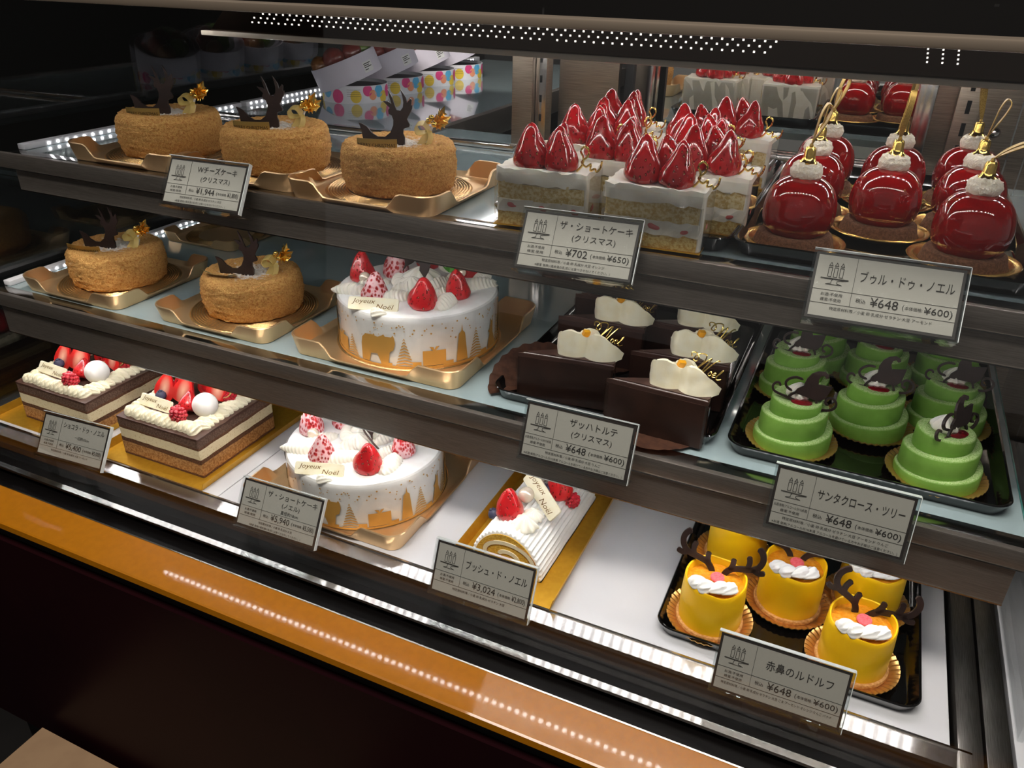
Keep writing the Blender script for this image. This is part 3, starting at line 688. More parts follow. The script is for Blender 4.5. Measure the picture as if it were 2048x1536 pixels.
def white_cake(loc, rz, label, variant):
    c = thing('whole_shortcake', label, 'cake', loc, rz, 'whole white shortcakes')
    ob('cake_body', WBODY, 'cream_white', c); ob('clear_film', FILM, 'film', c); ob('gold_print', PRINT, 'gold_print', c); kind_stuff(ob('gold_dots', DOTS, 'gold_print', c))
    z = .0555
    # local -y faces the passer-by
    plaque(c, 'name_plaque', .052, .0135, (-.042, -.062, z+.0050), (-.62, 0, -.20))
    ob('cream_dollop', SHELL, 'cream', c, (-.036, -.075, z-.001), (0, 0, -.1), .017)
    bl = [(-.044, -.034, z, .027, .030), (.006, -.056, z, .028, .033), (.044, -.030, z, .025, .032), (-.060, .018, z, .025, .034), (-.026, .034, z, .028, .036), (.056, .034, z, .025, .026), (.01, .060, z, .025, .03)]
    for i, (x, y, zz, d, h) in enumerate(bl):
        sug = i in (0, 4) or (variant and i in (2, 3))
        ob('strawberry', (BERRYS if sug else BERRYP)[i % 2], 'berry_sugar' if sug else 'berry', c, (x, y, zz), (.12*math.sin(i*2), .12*math.cos(i*3), i*1.7), (d, d, h))
    for x, y, a, s in ((-.070, -.016, 2.9, .034), (-.020, -.038, .1, .034), (.031, -.052, 1.1, .036), (.026, -.030, .6, .030), (.066, -.004, .35, .036), (.070, .018, 1.0, .030), (-.048, .000, .4, .034), (-.008, -.012, .2, .034), (.024, .000, .7, .032), (.038, .016, 1.4, .028), (-.020, .012, 1.6, .032), (0, .030, .5, .034), (-.065, .040, 2.2, .03), (.03, .055, 2, .03)):
        ob('cream_swag', SWAG, 'cream', c, (x, y, z-.0005), (0, 0, a), s*1.12)
    ob('cream_mound', ROSE, 'cream', c, (.004, .012, z), sc=(.040, .034, .026)); ob('cream_mound', ROSE, 'cream', c, (-.006, -.008, z), sc=(.034, .026, .020))
    # chocolate star shaped ornament with twig, green holly leaf, gold leaf, pearl
    star = [(-9, 8), (-4, 4), (-5, -2), (-1, -9), (0, -16), (1.2, -9), (5, -3), (7, 4), (11, 12), (4, 8.5), (0, 11), (-3, 8.5)]
    ob('chocolate_star', G().prism([(x*mm, zz*mm) for x, zz in star], .002), 'choc_plaque', c, (.008, -.016, z+.026), (-.2, 0, .1 if not variant else .5), smooth=False)
    ob('chocolate_star', G().prism([(x*mm, zz*mm) for x, zz in star], .002), 'choc_plaque', c, (-.008, .016, z+.026), (-.2, .6, .1), smooth=False)
    if variant: ob('twig', G().tube(catmull([(.016, -.020, z), (.008, -.020, z+.012), (.000, -.012, z+.022), (-.004, .000, z+.036)], 4), .0011, 7), 'choc_dark', c)
    ob('holly_leaf', LEAFW, 'leaf_green', c, (.034, .004, z+.014), (-.5, .35, .3), .022)
    ob('gold_leaf', LEAF, 'gold_pale', c, (.040, .008, z+.016), (-.9, .9, .3), .016); ob('gold_leaf', LEAF, 'gold_pale', c, (.036, .012, z+.018), (-.9, -.5, .3), .014)
    ob('pearl', BALL, 'pearl', c, (-.056, .000, z+.004), sc=.0125); ob('pearl', BALL, 'pearl', c, (.048, .008, z+.008), sc=.009)
    return c
gold_tray((-.420, .686, ZM), 0, 'large gold tray under the whole white cake on the middle shelf', True)
white_cake((-.420, .686, ZM+.0036), .50, 'whole white shortcake with gold printed animals, on the middle shelf', 0)
gold_tray((-.452, .616, ZD), 0, 'large gold tray under the whole white cake on the bottom deck', True)
white_cake((-.448, .608, ZD+.0036), .52, 'whole white shortcake with sugared strawberries, on the bottom deck', 1)

# ================================================================== CHOCOLATE LAYER CAKES
def slab_layer(parent, name, w, z0, z1, mt, seed, bev=.0006):
    g = G(); o2 = rrect(w, w, .0015, 2, 14); zs = [z0, z0+.0004, (z0+z1)/2, z1-.0004, z1]
    R = []
    for zz in zs:
        R.append([(x*(1+.004*noise.noise(Vector((x*160, y*160, zz*300+seed)))), y*(1+.004*noise.noise(Vector((x*160, y*160, zz*300+seed+9)))), zz+(.0012*noise.noise(Vector((x*260, y*260, round(zz*700)))) if 0 < zz < .054 else 0)) for x, y in o2])
    g.rings(R); return ob(name, g, mt, parent, smooth=False)
def choc_cake(loc, rz, label, seed):
    rnd = random.Random(seed); c = thing('chocolate_layer_cake', label, 'cake', loc, rz, 'square chocolate layer cakes'); w = .124
    z = 0
    for i, (h, mt, nm) in enumerate(((.003, 'layer_brown', 'sponge_layer'), (.0150, 'layer_tan', 'sponge_layer'), (.0060, 'layer_brown', 'sponge_layer'), (.0125, 'layer_mousse', 'mousse_layer'), (.0030, 'layer_brown', 'sponge_layer'), (.0098, 'layer_choc_mousse', 'mousse_layer'), (.0022, 'choc_glaze', 'chocolate_glaze'))):
        slab_layer(c, nm, w+(.0006 if i == 6 else 0), z, z+h, mt, seed+i); z += h
    x0, x1, y0, y1 = -.049, .047, -.047, .055
    def border(x, y, a, s=.017): ob('cream_shell', SHELL, 'cream_yellow', c, (x, y, z-.0004), (0, 0, a+rnd.uniform(-.15, .15)), (s, s*1.15, s*rnd.uniform(.95, 1.15)))
    n = 13
    for k in range(n): border(x0+(x1-x0)*k/(n-1), y0+rnd.uniform(-.001, .001), 1.25, .022)
    for k in range(1, n+1): border(x1+rnd.uniform(-.001, .001), y0+(y1-y0)*k/n, .25, .022)
    for k in range(1, n+1): border(x0, y0+(y1-y0)*k/n, .25, .020)
    for k in range(1, n): border(x0+(x1-x0)*k/n, y1, 1.2, .020)
    plaque(c, 'name_plaque', .050, .014, (-.022, -.036, z+.0135), (-.55, 0, -.04))
    for hi, (x, y, s, a, b) in enumerate(((-.036, -.016, .026, .5, .2), (-.022, .000, .028, .7, -.25), (-.010, -.014, .028, .45, .3), (.004, .012, .028, .5, .35), (-.002, .026, .030, .5, -.2), (.018, .030, .026, .7, .4), (-.026, .020, .026, .6, .1), (.024, .010, .026, .4, .2))):
        ob('strawberry_half', HALF, 'berry', c, (x, y, z+.006), (-a*.7, b, rnd.uniform(-.3, .3)) if hi not in (1, 4, 6) else (a*.5, b, PI-.5+rnd.uniform(-.3, .3)), (s*1.08, s*1.08, s*1.3))
    berries(c, [(.010, -.022, z+.004, .021, .026, -.5, -.1), (.012, .034, z+.008, .024, .032, -.3, .2), (-.006, .034, z+.008, .022, .030, -.4, -.3)], BERRYP, 'berry')
    ob('raspberry', RASP, 'raspberry', c, (.019, -.042, z+.008), (.35, .1, 0), .0185); ob('raspberry', RASP, 'raspberry', c, (.036, .020, z+.004), (0, .4, 0), .016)
    ob('white_ball', BALL, 'white_ball', c, (.036, -.018, z+.002), sc=.029); ob('blueberry', BLUE, 'blueberry', c, (-.034, -.018, z+.006), sc=.013)
    g = G(); g.ribbon(catmull([(.0, 0, 0), (.008, .004, .010), (.018, 0, .008), (.020, -.006, 0), (.012, -.008, -.004)], 4), (.2, .9, .5), .016)
    g.ribbon(catmull([(.0, 0, 0), (-.002, -.006, -.008), (.004, -.012, -.016)], 4), (1, .2, .1), .010)
    ob('ribbon_bow', g, 'tulle', c, (.024, .026, z+.018)); ob('gold_leaf', LEAF, 'gold', c, (.024, .024, z+.018), (-.7, .6, .4), .018); ob('gold_berry', BALL, 'gold', c, (.026, .020, z+.018), sc=.006)
    return c
def board(label, x0, x1, y0, y1, z, up=.010, group='gold cake boards'):
    cx, cy = (x0+x1)/2, (y0+y1)/2; w, d = x1-x0, y1-y0
    t = thing('gold_board', label, 'cake board', (cx, cy, z), 0, group)
    ob('base', G().box(-w/2, w/2, -d/2, d/2, 0, .0014), 'gold_board', t, smooth=False)
    for s in (-1, 1):
        g = G(); g.rings([[(s*w/2, y, .0003), (s*(w/2+.0035), y, up), (s*(w/2+.0042), y, up), (s*(w/2+.0008), y, .0003)] for y in (-d/2, d/2)]); ob('side_flap', g, 'gold_board', t, smooth=False)
    g = G(); g.rings([[(x, d/2, .0003), (x, d/2+.0035, up), (x, d/2+.0042, up), (x, d/2+.0008, .0003)] for x in (-w/2, w/2)]); ob('end_flap', g, 'gold_board', t, smooth=False)
    return t
board('gold cardboard base under the chocolate layer cake nearer the white cake', -.768, -.608, .514, .710, ZD)
board('gold cardboard base under the leftmost chocolate layer cake', -.958, -.800, .518, .712, ZD)
choc_cake((-.683, .594, ZD+.0014), .0, 'square chocolate layer cake with cut strawberries, beside the white cake', 5)
choc_cake((-.862, .598, ZD+.0014), -.01, 'square chocolate layer cake with cut strawberries, leftmost on the deck', 8)

# ================================================================== ROLL CAKE
board('gold cardboard board under the white cream log cake', -.296, -.186, .512, .716, ZD, up=.014)
rc = thing('cream_log_cake', 'white ribbed cream log cake with berries and a name plaque', 'cake', (-.243, .618, ZD+.0016), -.02)
def logr(t, extra=0): return (.0375+extra)*math.cos(t), (.046+extra)*math.sin(t)
NRB = 26
def logring(y, rib=.0011, k=1):
    L = []
    for i in range(NRB*5+1):
        t = PI*1.06*i/(NRB*5)-.03*PI; x, zz = logr(t, rib*math.cos(2*PI*i/5)); L.append((x*k, y, max(.0002, zz*k+.001)))
    return L
g = G(); ys = [-.076, -.0755]+[-.0755+.151*k/20 for k in range(1, 20)]+[.0755, .076]
rnd = random.Random(9)
R = []
for j, y in enumerate(ys): R.append(logring(y, .0012, .985 if j in (0, len(ys)-1) else 1+.012*noise.noise(Vector((0, y*40, 3)))))
g.rings(R); ob('cream_coat', g, 'cream_white', rc, ang=60)
# sponge end with a cream spiral
g = G(); g.rings([[(x*.93, -.0762, zz*.93+.0004) for x, _, zz in logring(0, 0)], [(x*.93, -.0772, zz*.93+.0004) for x, _, zz in logring(0, 0)]]); ob('sponge_end', g, 'sponge_gold', rc, smooth=False)
g = G(); sp = []
for i in range(60):
    u = i/59; t = -.1+u*PI*2.9; rr_ = .80-.62*u
    sp.append((rr_*.0375*math.cos(t), .019+rr_*.0235*math.sin(t)))
g.M = Matrix.Translation((0, -.0775, 0)); g.stroke(sp, .0042, .0012, 1); ob('cream_spiral', g, 'cream_yellow', rc)
g = G(); g.M = Matrix.Translation((0, -.0776, 0)); g.stroke([(x*1.10, .019+(z_-.019)*1.10) for x, z_ in sp], .0008, .0008, 1); g.stroke([(x*.90, .019+(z_-.019)*.90) for x, z_ in sp[:48]], .0008, .0008, 1)
ob('brown_crust', g, 'layer_tan', rc)
zt = .0455
plaque(rc, 'name_plaque', .058, .0165, (.009, -.012, zt+.0075), (-.75, .30, -.62))
berries(rc, [(-.011, -.044, zt-.003, .027, .034, .05, -.05), (-.019, -.034, zt-.005, .020, .026, .1, -.25), (.019, .012, zt-.005, .027, .034, -.1, .10)], BERRYP, 'berry')
ob('white_ball', BALL, 'white_ball', rc, (-.009, .019, zt-.001), sc=.028); ob('pearl', BALL, 'pearl', rc, (-.003, -.024, zt+.003), sc=.0165)
ob('raspberry', RASP, 'raspberry', rc, (.031, .016, zt-.013), (.2, .4, 0), .015); ob('raspberry', RASP, 'raspberry', rc, (.022, .042, zt-.003), (.2, .4, 0), .015)
ob('blueberry', BLUE, 'blueberry', rc, (-.028, -.040, zt-.016), (0, -.6, 0), .0125); ob('blueberry', BLUE, 'blueberry', rc, (.008, .002, zt-.001), sc=.0125)
for x, y, s in ((.010, -.054, .023), (.012, -.038, .018), (.016, .050, .022), (-.004, .050, .022)): ob('cream_rosette', ROSE, 'cream', rc, (x, y, zt-.002), (0, .1, y*9), (s, s, s*.8))
for x, y, a in ((.022, .026, .4), (.026, .034, -.5), (.014, .038, 1.2)): ob('gold_leaf', LEAFW, 'gold_pale', rc, (x, y, zt+.010), (-.9, .5, a), .018)

# ================================================================== SHORTCAKE PIECES
black_tray((-.190, .756, ZU), 'black lacquer tray under the strawberry shortcake slices', (.96, 1, 1))
PW, PD, PH = .076, .047, .047
def wob(w, d, z0, z1, seed, amp=.0007, n=10):
    o2 = rrect(w, d, .002, 2, n); g = G(); R = []
    for zz in (z0, z0+(z1-z0)*.5, z1):
        R.append([(x+amp*noise.noise(Vector((x*200, y*200, zz*200+seed))), y+amp*noise.noise(Vector((x*200, y*200, zz*200+seed+5))), zz+(amp*1.3*noise.noise(Vector((x*120, y*120, seed+zz*50))) if 0 < z0 else 0)) for x, y in o2])
    g.rings(R); return g
def shortcake_proto(seed):
    c = thing('shortcake_slice', 'x', 'cake slice', (0, 0, 0), 0, 'strawberry shortcake slices')
    ob('gold_base', G().box(-PW/2-.002, PW/2+.002, -PD/2-.002, PD/2+.002, 0, .0008), 'gold_board', c, smooth=False)
    ob('sponge_layer', wob(PW-.001, PD, .0008, .0125, seed), 'sponge', c, smooth=False)
    ob('cream_layer', wob(PW-.0004, PD+.0012, .0120, .0222, seed+1, .0016, 16), 'cream', c, smooth=False)
    ob('sponge_layer', wob(PW-.001, PD, .0215, .0365, seed+2), 'sponge_pale', c, smooth=False)
    g = wob(PW+.0016, PD+.0014, .0355, .0472, seed+3, .0020, 16); ob('cream_top', g, 'cream', c)
    ob('cream_back', wob(PW+.001, .004, .001, .0465, seed+4), 'cream', c, (0, PD/2, 0)); ob('cream_end', wob(.004, PD, .001, .0465, seed+6), 'cream', c, (PW/2-.001, 0, 0))
    rnd = random.Random(seed)
    for k in range(3):
        x = -PW/2+.010+.024*k+rnd.uniform(-.004, .004); ob('fruit_piece', BALL, 'fruit_pink', c, (x+.006, -PD/2+.0006, .0140+rnd.uniform(-.001, .001)), (0, rnd.uniform(-.4, .4), 0), (rnd.uniform(.008, .014), .004, rnd.uniform(.0045, .0065)))
    ob('fruit_piece', BALL, 'fruit_pink', c, (PW/2+.0004, -.006, .0145), (.3, 0, 0), (.004, .011, .006))
    for i, (x, y, d, h, a, b) in enumerate(((-.014, -.006, .0275, .036, .05, -.08), (.013, -.010, .0275, .035, -.02, .10), (.003, .012, .026, .035, -.12, .02))):
        ob('strawberry', BERRY[(i+seed) % 3], 'berry_glazed', c, (x, y, .0455), (a, b, seed+i*2), (d, d, h))
    ob('gold_flourish', FLOUR, 'gold', c, (.026, -.012, .047), (.15, .2, .3), .0021)
    o2 = rrect(PW+.004, PD+.004, .003, 3, 1); g = G(); g.rings([[(x, y, .001) for x, y in o2], [(x, y, .044) for x, y in o2]], cap0=False, cap1=False); ob('clear_film', g, 'film', c, smooth=False)
    return c
protos = [shortcake_proto(1), shortcake_proto(4)]
sc_pos = [(-.243, .612, .10, 'front row, left, directly behind the long price card'), (-.147, .606, .05, 'front row, right, nearest the red glazed domes'), (-.203, .672, .04, 'second row, left, peeping between the front two'), (-.1235, .666, .02, 'second row, against the right rim of the tray'), (-.247, .722, .06, 'third row, left end'), (-.140, .718, -.03, 'third row, right end'), (-.236, .774, .02, 'fourth row, left end'), (-.158, .772, .05, 'fourth row, right end'), (-.248, .834, .0, 'back row, left end, by the steel panel'), (-.132, .838, -.04, 'back row, right end, in front of the mirror')]
for i, (x, y, a, w) in enumerate(sc_pos):
    lb = 'strawberry shortcake slice, '+w
    if i < 2: c = protos[i]; c.location = (x, y, ZU+.0024); c.rotation_euler = (0, 0, a); c['label'] = lb
    else: dup_at(protos[i % 2], (x, y, ZU+.0024), a, lb)

# ================================================================== RED GLAZED DOMES
black_tray((.018, .758, ZU), 'black lacquer tray under the red glazed domes', (.98, 1, 1))
dome = thing('red_dome_cake', 'x', 'cake', (0, 0, 0), 0, 'red glazed dome cakes')
ob('gold_saucer', SAUCER, 'gold_saucer', dome)
ob('cookie_base', G().lathe(resample([(0, .0012), (.0305, .0012), (.0305, .003), (.0280, .0110), (.0262, .0122), (0, .0122)], .003), 40).jitter(.0006, 300), 'cookie', dome)
pr = [(r*.905, .0085+(z-.0128)*1.06) for r, z in [(0, .0128), (.0150, .0122), (.0230, .0145), (.0278, .0205), (.0300, .0290), (.0292, .0385), (.0255, .0475), (.0185, .0535), (.0095, .0565), (0, .0572)]]
pr = [(max(0, v.x), v.z) for v in catmull([(r, 0, z) for r, z in pr], 4)]
g = G().lathe(pr, 56, rf=lambda t, i, r, z: 1+.006*math.sin(5*t+2)+.004*math.sin(11*t)); ob('glazed_dome', g, 'red_glaze', dome)
pr = resample([(0, .0530), (.0090, .0530), (.0112, .0555), (.0118, .0595), (.0104, .0635), (.0070, .0655), (0, .0660)], .0012)
g = G().lathe(pr, 44); g.jitter(.0012, 420); ob('cream_cap', g, 'cream_rough', dome)
g = G().lathe([(0, .0640), (.0066, .0640), (.0070, .0655), (.0052, .0670), (.0044, .0695), (.0042, .0745), (.0034, .0765), (.0012, .0772), (.0010, .0790), (0, .0792)], 24); g.lathe([(.0064, .0644), (.0074, .0650), (.0064, .0656)], 24)
ob('gold_bell', g, 'gold', dome)
def ribbon_loop(style):
    g = G()
    if style == 0: path = [(0, 0, 0), (.0035, -.001, .008), (.008, -.002, .018), (.010, -.002, .026), (.007, .000, .029), (.004, .001, .022), (.002, .001, .010), (0, 0, 0)]; w = .0052
    elif style == 1: path = [(0, 0, 0), (-.001, -.002, .008), (-.0005, -.003, .018), (.001, -.002, .031), (.003, .002, .034), (.003, .003, .020), (.001, .002, .008), (0, 0, 0)]; w = .0068
    else: path = [(0, 0, 0), (.006, -.001, .006), (.014, -.002, .011), (.024, -.002, .014), (.030, -.001, .014), (.024, .001, .011), (.012, .001, .006), (0, 0, 0)]; w = .005
    P_ = catmull(path, 4); g.ribbon(P_, (.3, .9, .1) if style != 1 else (1, .3, 0), [w*(.35+.65*min(1, 6*min(i, len(P_)-1-i)/len(P_))) for i in range(len(P_))]); 
    g.M = Matrix.Translation((0, 0, -.001)); g.lathe([(0, -.0014), (.0014, -.0006), (.0016, .0004), (.0009, .0016), (0, .002)], 10); g.M = Matrix(); return g.mesh('ribbon_loop')
RIB = [ribbon_loop(i) for i in range(3)]
rd = [(-.045, .642, 0, .6, 'front row, left corner of the tray'), (.015, .708, 1, .6, 'front of the middle pair, centre of the tray'), (.076, .654, 2, .35, 'front row, right corner, behind the large price card'), (-.046, .738, 0, .5, 'left side, second row'), (-.044, .830, 0, .9, 'left side, back row, in front of the mirror'), (.018, .806, 1, .9, 'behind the centre one, back of the middle pair'), (.078, .746, 0, .3, 'right side, second row'), (.079, .836, 0, 2.2, 'right side, back row, by the slotted upright')]
for i, (x, y, st, rz, w) in enumerate(rd):
    c = dome if i == 0 else dup_at(dome, (x, y, ZU+.0024), 0, '')
    c.location = (x, y, ZU+.0024); c['label'] = 'red glazed dome cake with gold bell, '+w; c.rotation_euler = (0, 0, i*.7)
for i, (x, y, st, rz, w) in enumerate(rd):
    c = [o for o in bpy.data.objects if o.parent is None and o.get('label', '').endswith(w) and 'dome' in o['label']][0]
    ob('ribbon_loop', RIB[st], 'ribbon', c, (0, 0, .0785), (0, 0, rz-i*.7))

# ================================================================== CHOCOLATE WEDGES
black_tray((-.181, .748, ZM), 'black lacquer tray under the chocolate cake wedges', (1.0, .98, 1))
wedge = thing('chocolate_wedge', 'x', 'cake slice', (0, 0, 0), 0, 'chocolate cake wedges')
WL, WA, WH = .090, math.radians(27), .0475
def wedge_out(k=1, off=0):
    arc = [(WL*k*math.cos(a), WL*k*math.sin(a)) for a in [-WA/2+WA*i/8 for i in range(9)]]
    return [(off, 0)]+arc
ob('cake_layers', G().slab(wedge_out(.985, .001), .001, WH-.003), 'choc_cake', wedge, smooth=False)
ob('chocolate_side', G().slab([(.0, -.0003)]+[(r*math.cos(-WA/2), r*math.sin(-WA/2)-.0008) for r in (.03, .06, .0885)]+[(.0882, -.0195), (.001, .0)], .001, WH-.004), 'choc_side', wedge, smooth=False)
g = G().slab(wedge_out(1.008), WH-.004, WH+.0012, .0016); ob('chocolate_glaze', g, 'choc_dark', wedge)
g = G(); arc = wedge_out(1.02, -.0015); g.rings([[(x, y, .002) for x, y in arc], [(x, y, WH-.006) for x, y in arc]], cap0=False, cap1=False); ob('clear_film', g, 'film', wedge, smooth=False)
# cream petal: folded sheet with a ragged top edge
def petal():
    g = G()
    def sheet(path, hs, lean, t0, y0):
        P_ = catmull([(x, y+y0, 0) for x, y in path], 6); H_ = catmull([(h, 0, 0) for h in hs], 6); n = len(P_); R = []
        for i, p in enumerate(P_):
            d = (P_[min(i+1, n-1)]-P_[max(i-1, 0)]).normalized(); q = Vector((-d.y, d.x, 0)); h = H_[i].x+.0012*noise.noise(Vector((i*.9, 3, y0*900)))
            e = min(1, 4*min(i+.4, n-.6-i)/n); prof = []
            for k in range(7): v = k/6; prof.append(p+q*(-t0*e*(1-.72*v)+lean*v*v)+Vector((0, 0, h*v)))
            for k in range(6, -1, -1): v = k/6; prof.append(p+q*(t0*e*(1-.72*v)+lean*v*v)+Vector((0, 0, h*v)))
            R.append(prof)
        g.rings(R)
    sheet([(-.0225, .002), (-.017, -.006), (-.008, -.006), (0, -.002), (.008, -.006), (.018, -.004), (.0255, .003)], [.009, .0185, .0205, .0150, .0205, .0150, .005], -.001, .0042, 0)
    sheet([(-.013, .004), (-.006, .001), (.002, .003), (.010, .001), (.016, .004)], [.010, .0165, .0190, .014, .008], .0, .0046, .002)
    g.jitter(.0008, 180); return g.mesh('cream_petal', True, 60)
PETAL = petal()
ob('cream_petal', PETAL, 'cream_yellow', wedge, (.064, .0, WH+.0005), (0, 0, -.30), (1.28, 1.2, 1.25))
ob('orange_peel', G().box(-.0032, .0032, -.0022, .0022, -.002, .005, .0008), 'orange_peel', wedge, (.0615, .000, WH+.0205), (.3, .2, .4))
ob('gold_script', NOEL, 'gold', wedge, (.081, .004, WH+.012), (-.35, .38, -.05), .00145)
# brown fluted paper folded under and behind the wedge
def paper(up):
    g = G(); n = 60; R = []
    for j in range(7):
        v = j/6; r = .012+(.046 if up else .036)*v; ring = []
        for k in range(n+1):
            a = (.15+k/n*(PI-.2)) if up else -PI+k/n*2*PI; fl = .0011*math.cos(26*a*1.0)*v
            x = .044+r*math.cos(a)*1.0; y = r*math.sin(a)
            if up and y > .010: z = (y-.010)*.62; y = .010+(y-.010)*.55+fl; 
            else: z = .0004+abs(fl)*.6
            ring.append((x, y, .0006+z+fl*.4))
        R.append(ring)
    L = [[g.v(p) for p in ring] for ring in R]
    for a, b in zip(L, L[1:]):
        for i in range(n): g.f([a[i], a[i+1], b[i+1], b[i]])
    bmesh.ops.solidify(g.bm, geom=g.bm.faces[:], thickness=.0003)
    return g.mesh('paper_case', True, 50)
PAPER, PAPERF = paper(True), paper(False)
pc = ob('paper_case', PAPERF, 'paper_brown', wedge, (.004, .0, 0), (0, 0, .35))
wd = [(-.264, .604, .36, 'front row, left, with its paper standing up'), (-.173, .592, .19, 'front row, right, right behind the price card'), (-.262, .702, .28, 'second row, left side'), (-.170, .655, .30, 'second row, right side'), (-.268, .768, .30, 'back row, left side'), (-.182, .728, .26, 'back row, right side')]
for i, (x, y, a, w) in enumerate(wd):
    lb = 'dark chocolate cake wedge with white cream petal, '+w
    if i == 0: wedge.location = (x, y, ZM+.0024); wedge.rotation_euler = (0, 0, a); wedge['label'] = lb
    else: dup_at(wedge, (x, y, ZM+.0024), a, lb)
pc.data = PAPER; PAPER.materials.append(MATS['paper_brown']); pc.location = (-.012, .004, 0); pc.rotation_euler = (0, 0, .5)

# ================================================================== GREEN SPIRAL CAKES
black_tray((.044, .752, ZM), 'black lacquer tray under the green spiral cakes', (1.02, 1, 1))
gr = thing('green_spiral_cake', 'x', 'cake', (0, 0, 0), 0, 'green spiral tree cakes')
ob('foil_plate', PLATE, 'gold_plate', gr)
def spiral():
    g = G(); p = .0182; turns = 2.35; n = 54; R0, R1 = .0320, .0178
    def rad(t): return R0-(R0-R1)*max(0, min(1, t/(2*PI*(turns-.15))))
    cols = []
    tot = int(n*(turns+1))
    for i in range(tot+1):
        t = -2*PI+2*PI*i/n; zb = max(.0, p*t/(2*PI)); zt = max(.0004, p*t/(2*PI)+p); r = rad(max(0, t+.0)); r2 = rad(max(0, t+2*PI))
        zt = min(zt, p*turns); zb = min(zb, zt)
        c = [(r, zb), (r+.0003, zb+(zt-zb)*.3), (r, zt-min(.0016, (zt-zb)*.5)), (r-.0007, zt-.0003), (r-.0016, zt), (min(r2, r-.0018), zt-.0002)]
        cols.append([(a*math.cos(t), a*math.sin(t), b+.0028) for a, b in c])
    g.rings(cols, close=False, cap0=False, cap1=False)
    g.lathe([(0, .0022), (R0-.0004, .0022), (R0-.0004, .003)], n); zz = p*turns+.0026
    g.lathe([(.0186, zz-.0012), (.0178, zz), (.012, zz-.001), (0, zz-.0016)], n)
    return g.mesh('spiral_body', True, 55)
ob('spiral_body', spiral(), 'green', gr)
zt = .0182*2.35+.0028
ob('red_jam', G().lathe([(0, .0022), (.004, .0018), (.0066, .0006), (.0070, -.001)], 20).jitter(.0004, 300), 'jam', gr, (.002, -.007, zt-.001), sc=(1.3, .9, 1))
ob('cream_rosette', ROSE, 'cream', gr, (-.001, .004, zt-.001), sc=(.018, .018, .018))
def sl(pts, s=.000158): return [((x-1175)*s, (582-y)*s) for x, y in pts]
g = G(); g.prism(sl([(1118, 544), (1126, 518), (1150, 492), (1150, 452), (1164, 416), (1190, 393), (1222, 384), (1246, 394), (1250, 410), (1237, 416), (1226, 405), (1211, 413), (1207, 434), (1216, 459), (1288, 446), (1276, 520), (1250, 545)]), .0020)
for path, w in (([(1040, 535), (1030, 522), (1012, 526), (1004, 548), (1018, 570), (1060, 578), (1150, 581), (1240, 582), (1305, 576), (1338, 552), (1336, 520), (1306, 504), (1284, 518), (1288, 542), (1304, 545)], 11), ([(1135, 462), (1100, 462), (1070, 480), (1058, 505), (1072, 528), (1105, 538)], 12), ([(1098, 578), (1112, 555), (1128, 538)], 11), ([(1252, 580), (1246, 560), (1236, 540)], 11)):
    g.stroke(sl(path), w*.000165, .0020, 3)
ob('sleigh_topper', g, 'choc_plaque', gr, (.002, -.006, zt-.002), (-.25, 0, .0), smooth=False)['label'] = 'dark chocolate sleigh silhouette'
gp = [(-.015, .636, .10, 'front row, left corner of the tray'), (.044, .692, .02, 'centre of the tray, front of the middle pair'), (.100, .634, .95, 'front row, right corner of the tray'), (-.026, .736, .03, 'left side, second row'), (.108, .730, -.05, 'right side, second row'), (-.012, .812, .03, 'left side, back row'), (.046, .788, .0, 'behind the centre one'), (.110, .822, -.05, 'right side, back row')]
for i, (x, y, a, w) in enumerate(gp):
    lb = 'bright green spiral cake with chocolate sleigh, '+w
    if i == 0: gr.location = (x, y, ZM+.0024); gr.rotation_euler = (0, 0, a); gr['label'] = lb
    else: dup_at(gr, (x, y, ZM+.0024), a, lb)
[o for o in bpy.data.objects if o.parent == gr and o.name.startswith('sleigh')][0].rotation_euler.y = .22

# ================================================================== YELLOW REINDEER CAKES
black_tray((.018, .676, ZD), 'black lacquer tray under the yellow reindeer cakes', (1.02, .95, 1))
ye = thing('yellow_reindeer_cake', 'x', 'cake', (0, 0, 0), 0, 'yellow reindeer cakes')
ob('foil_plate', PLATE, 'gold_plate', ye)
ob('biscuit_base', G().lathe(resample([(0, .0010), (.0296, .0010), (.0304, .003), (.0298, .0052), (0, .0052)], .002), 48).jitter(.0005, 320), 'biscuit', ye)
pr = [(r*.93, .005+(z-.005)*1.02) for r, z in [(0, .005), (.0296, .005), (.0300, .008), (.0300, .030), (.0290, .0490), (.0282, .0500), (.0270, .0495), (.0264, .046), (.0260, .040), (0, .040)]]
g = G().lathe(resample(pr, .004), 64, zf=lambda t, i, r, z: (.0016*math.sin(t+PI*.0)+.0009*math.sin(3*t+1)+.0005*math.sin(7*t)) if z > .044 else 0, rf=lambda t, i, r, z: 1+.006*math.sin(2*t+1)); ob('cup', g, 'yellow', ye)
g = G().lathe(resample([(0, .0470), (.012, .0464), (.020, .0456), (.0248, .0446)], .0022), 40); g.jitter(.0011, 260); ob('orange_jelly', g, 'jelly', ye)
for x, y, a, s in ((-.0150, -.0190, .75, .017), (-.0060, -.0222, .55, .018), (.0050, -.0222, -2.5, .018), (.0140, -.0195, -2.3, .017)): ob('cream_shell', SHELLW, 'cream_white', ye, (x*.92, y*.92+.0030, .0502), (.22, 0, a), (s, s*1.15, s*1.05))
ob('red_nose', G().lathe([(0, .0016), (.0056, .0015), (.0062, .0008), (.0060, 0), (0, 0)], 28), 'nose', ye, (.001, .0015, .0482), (.12, 0, 0))
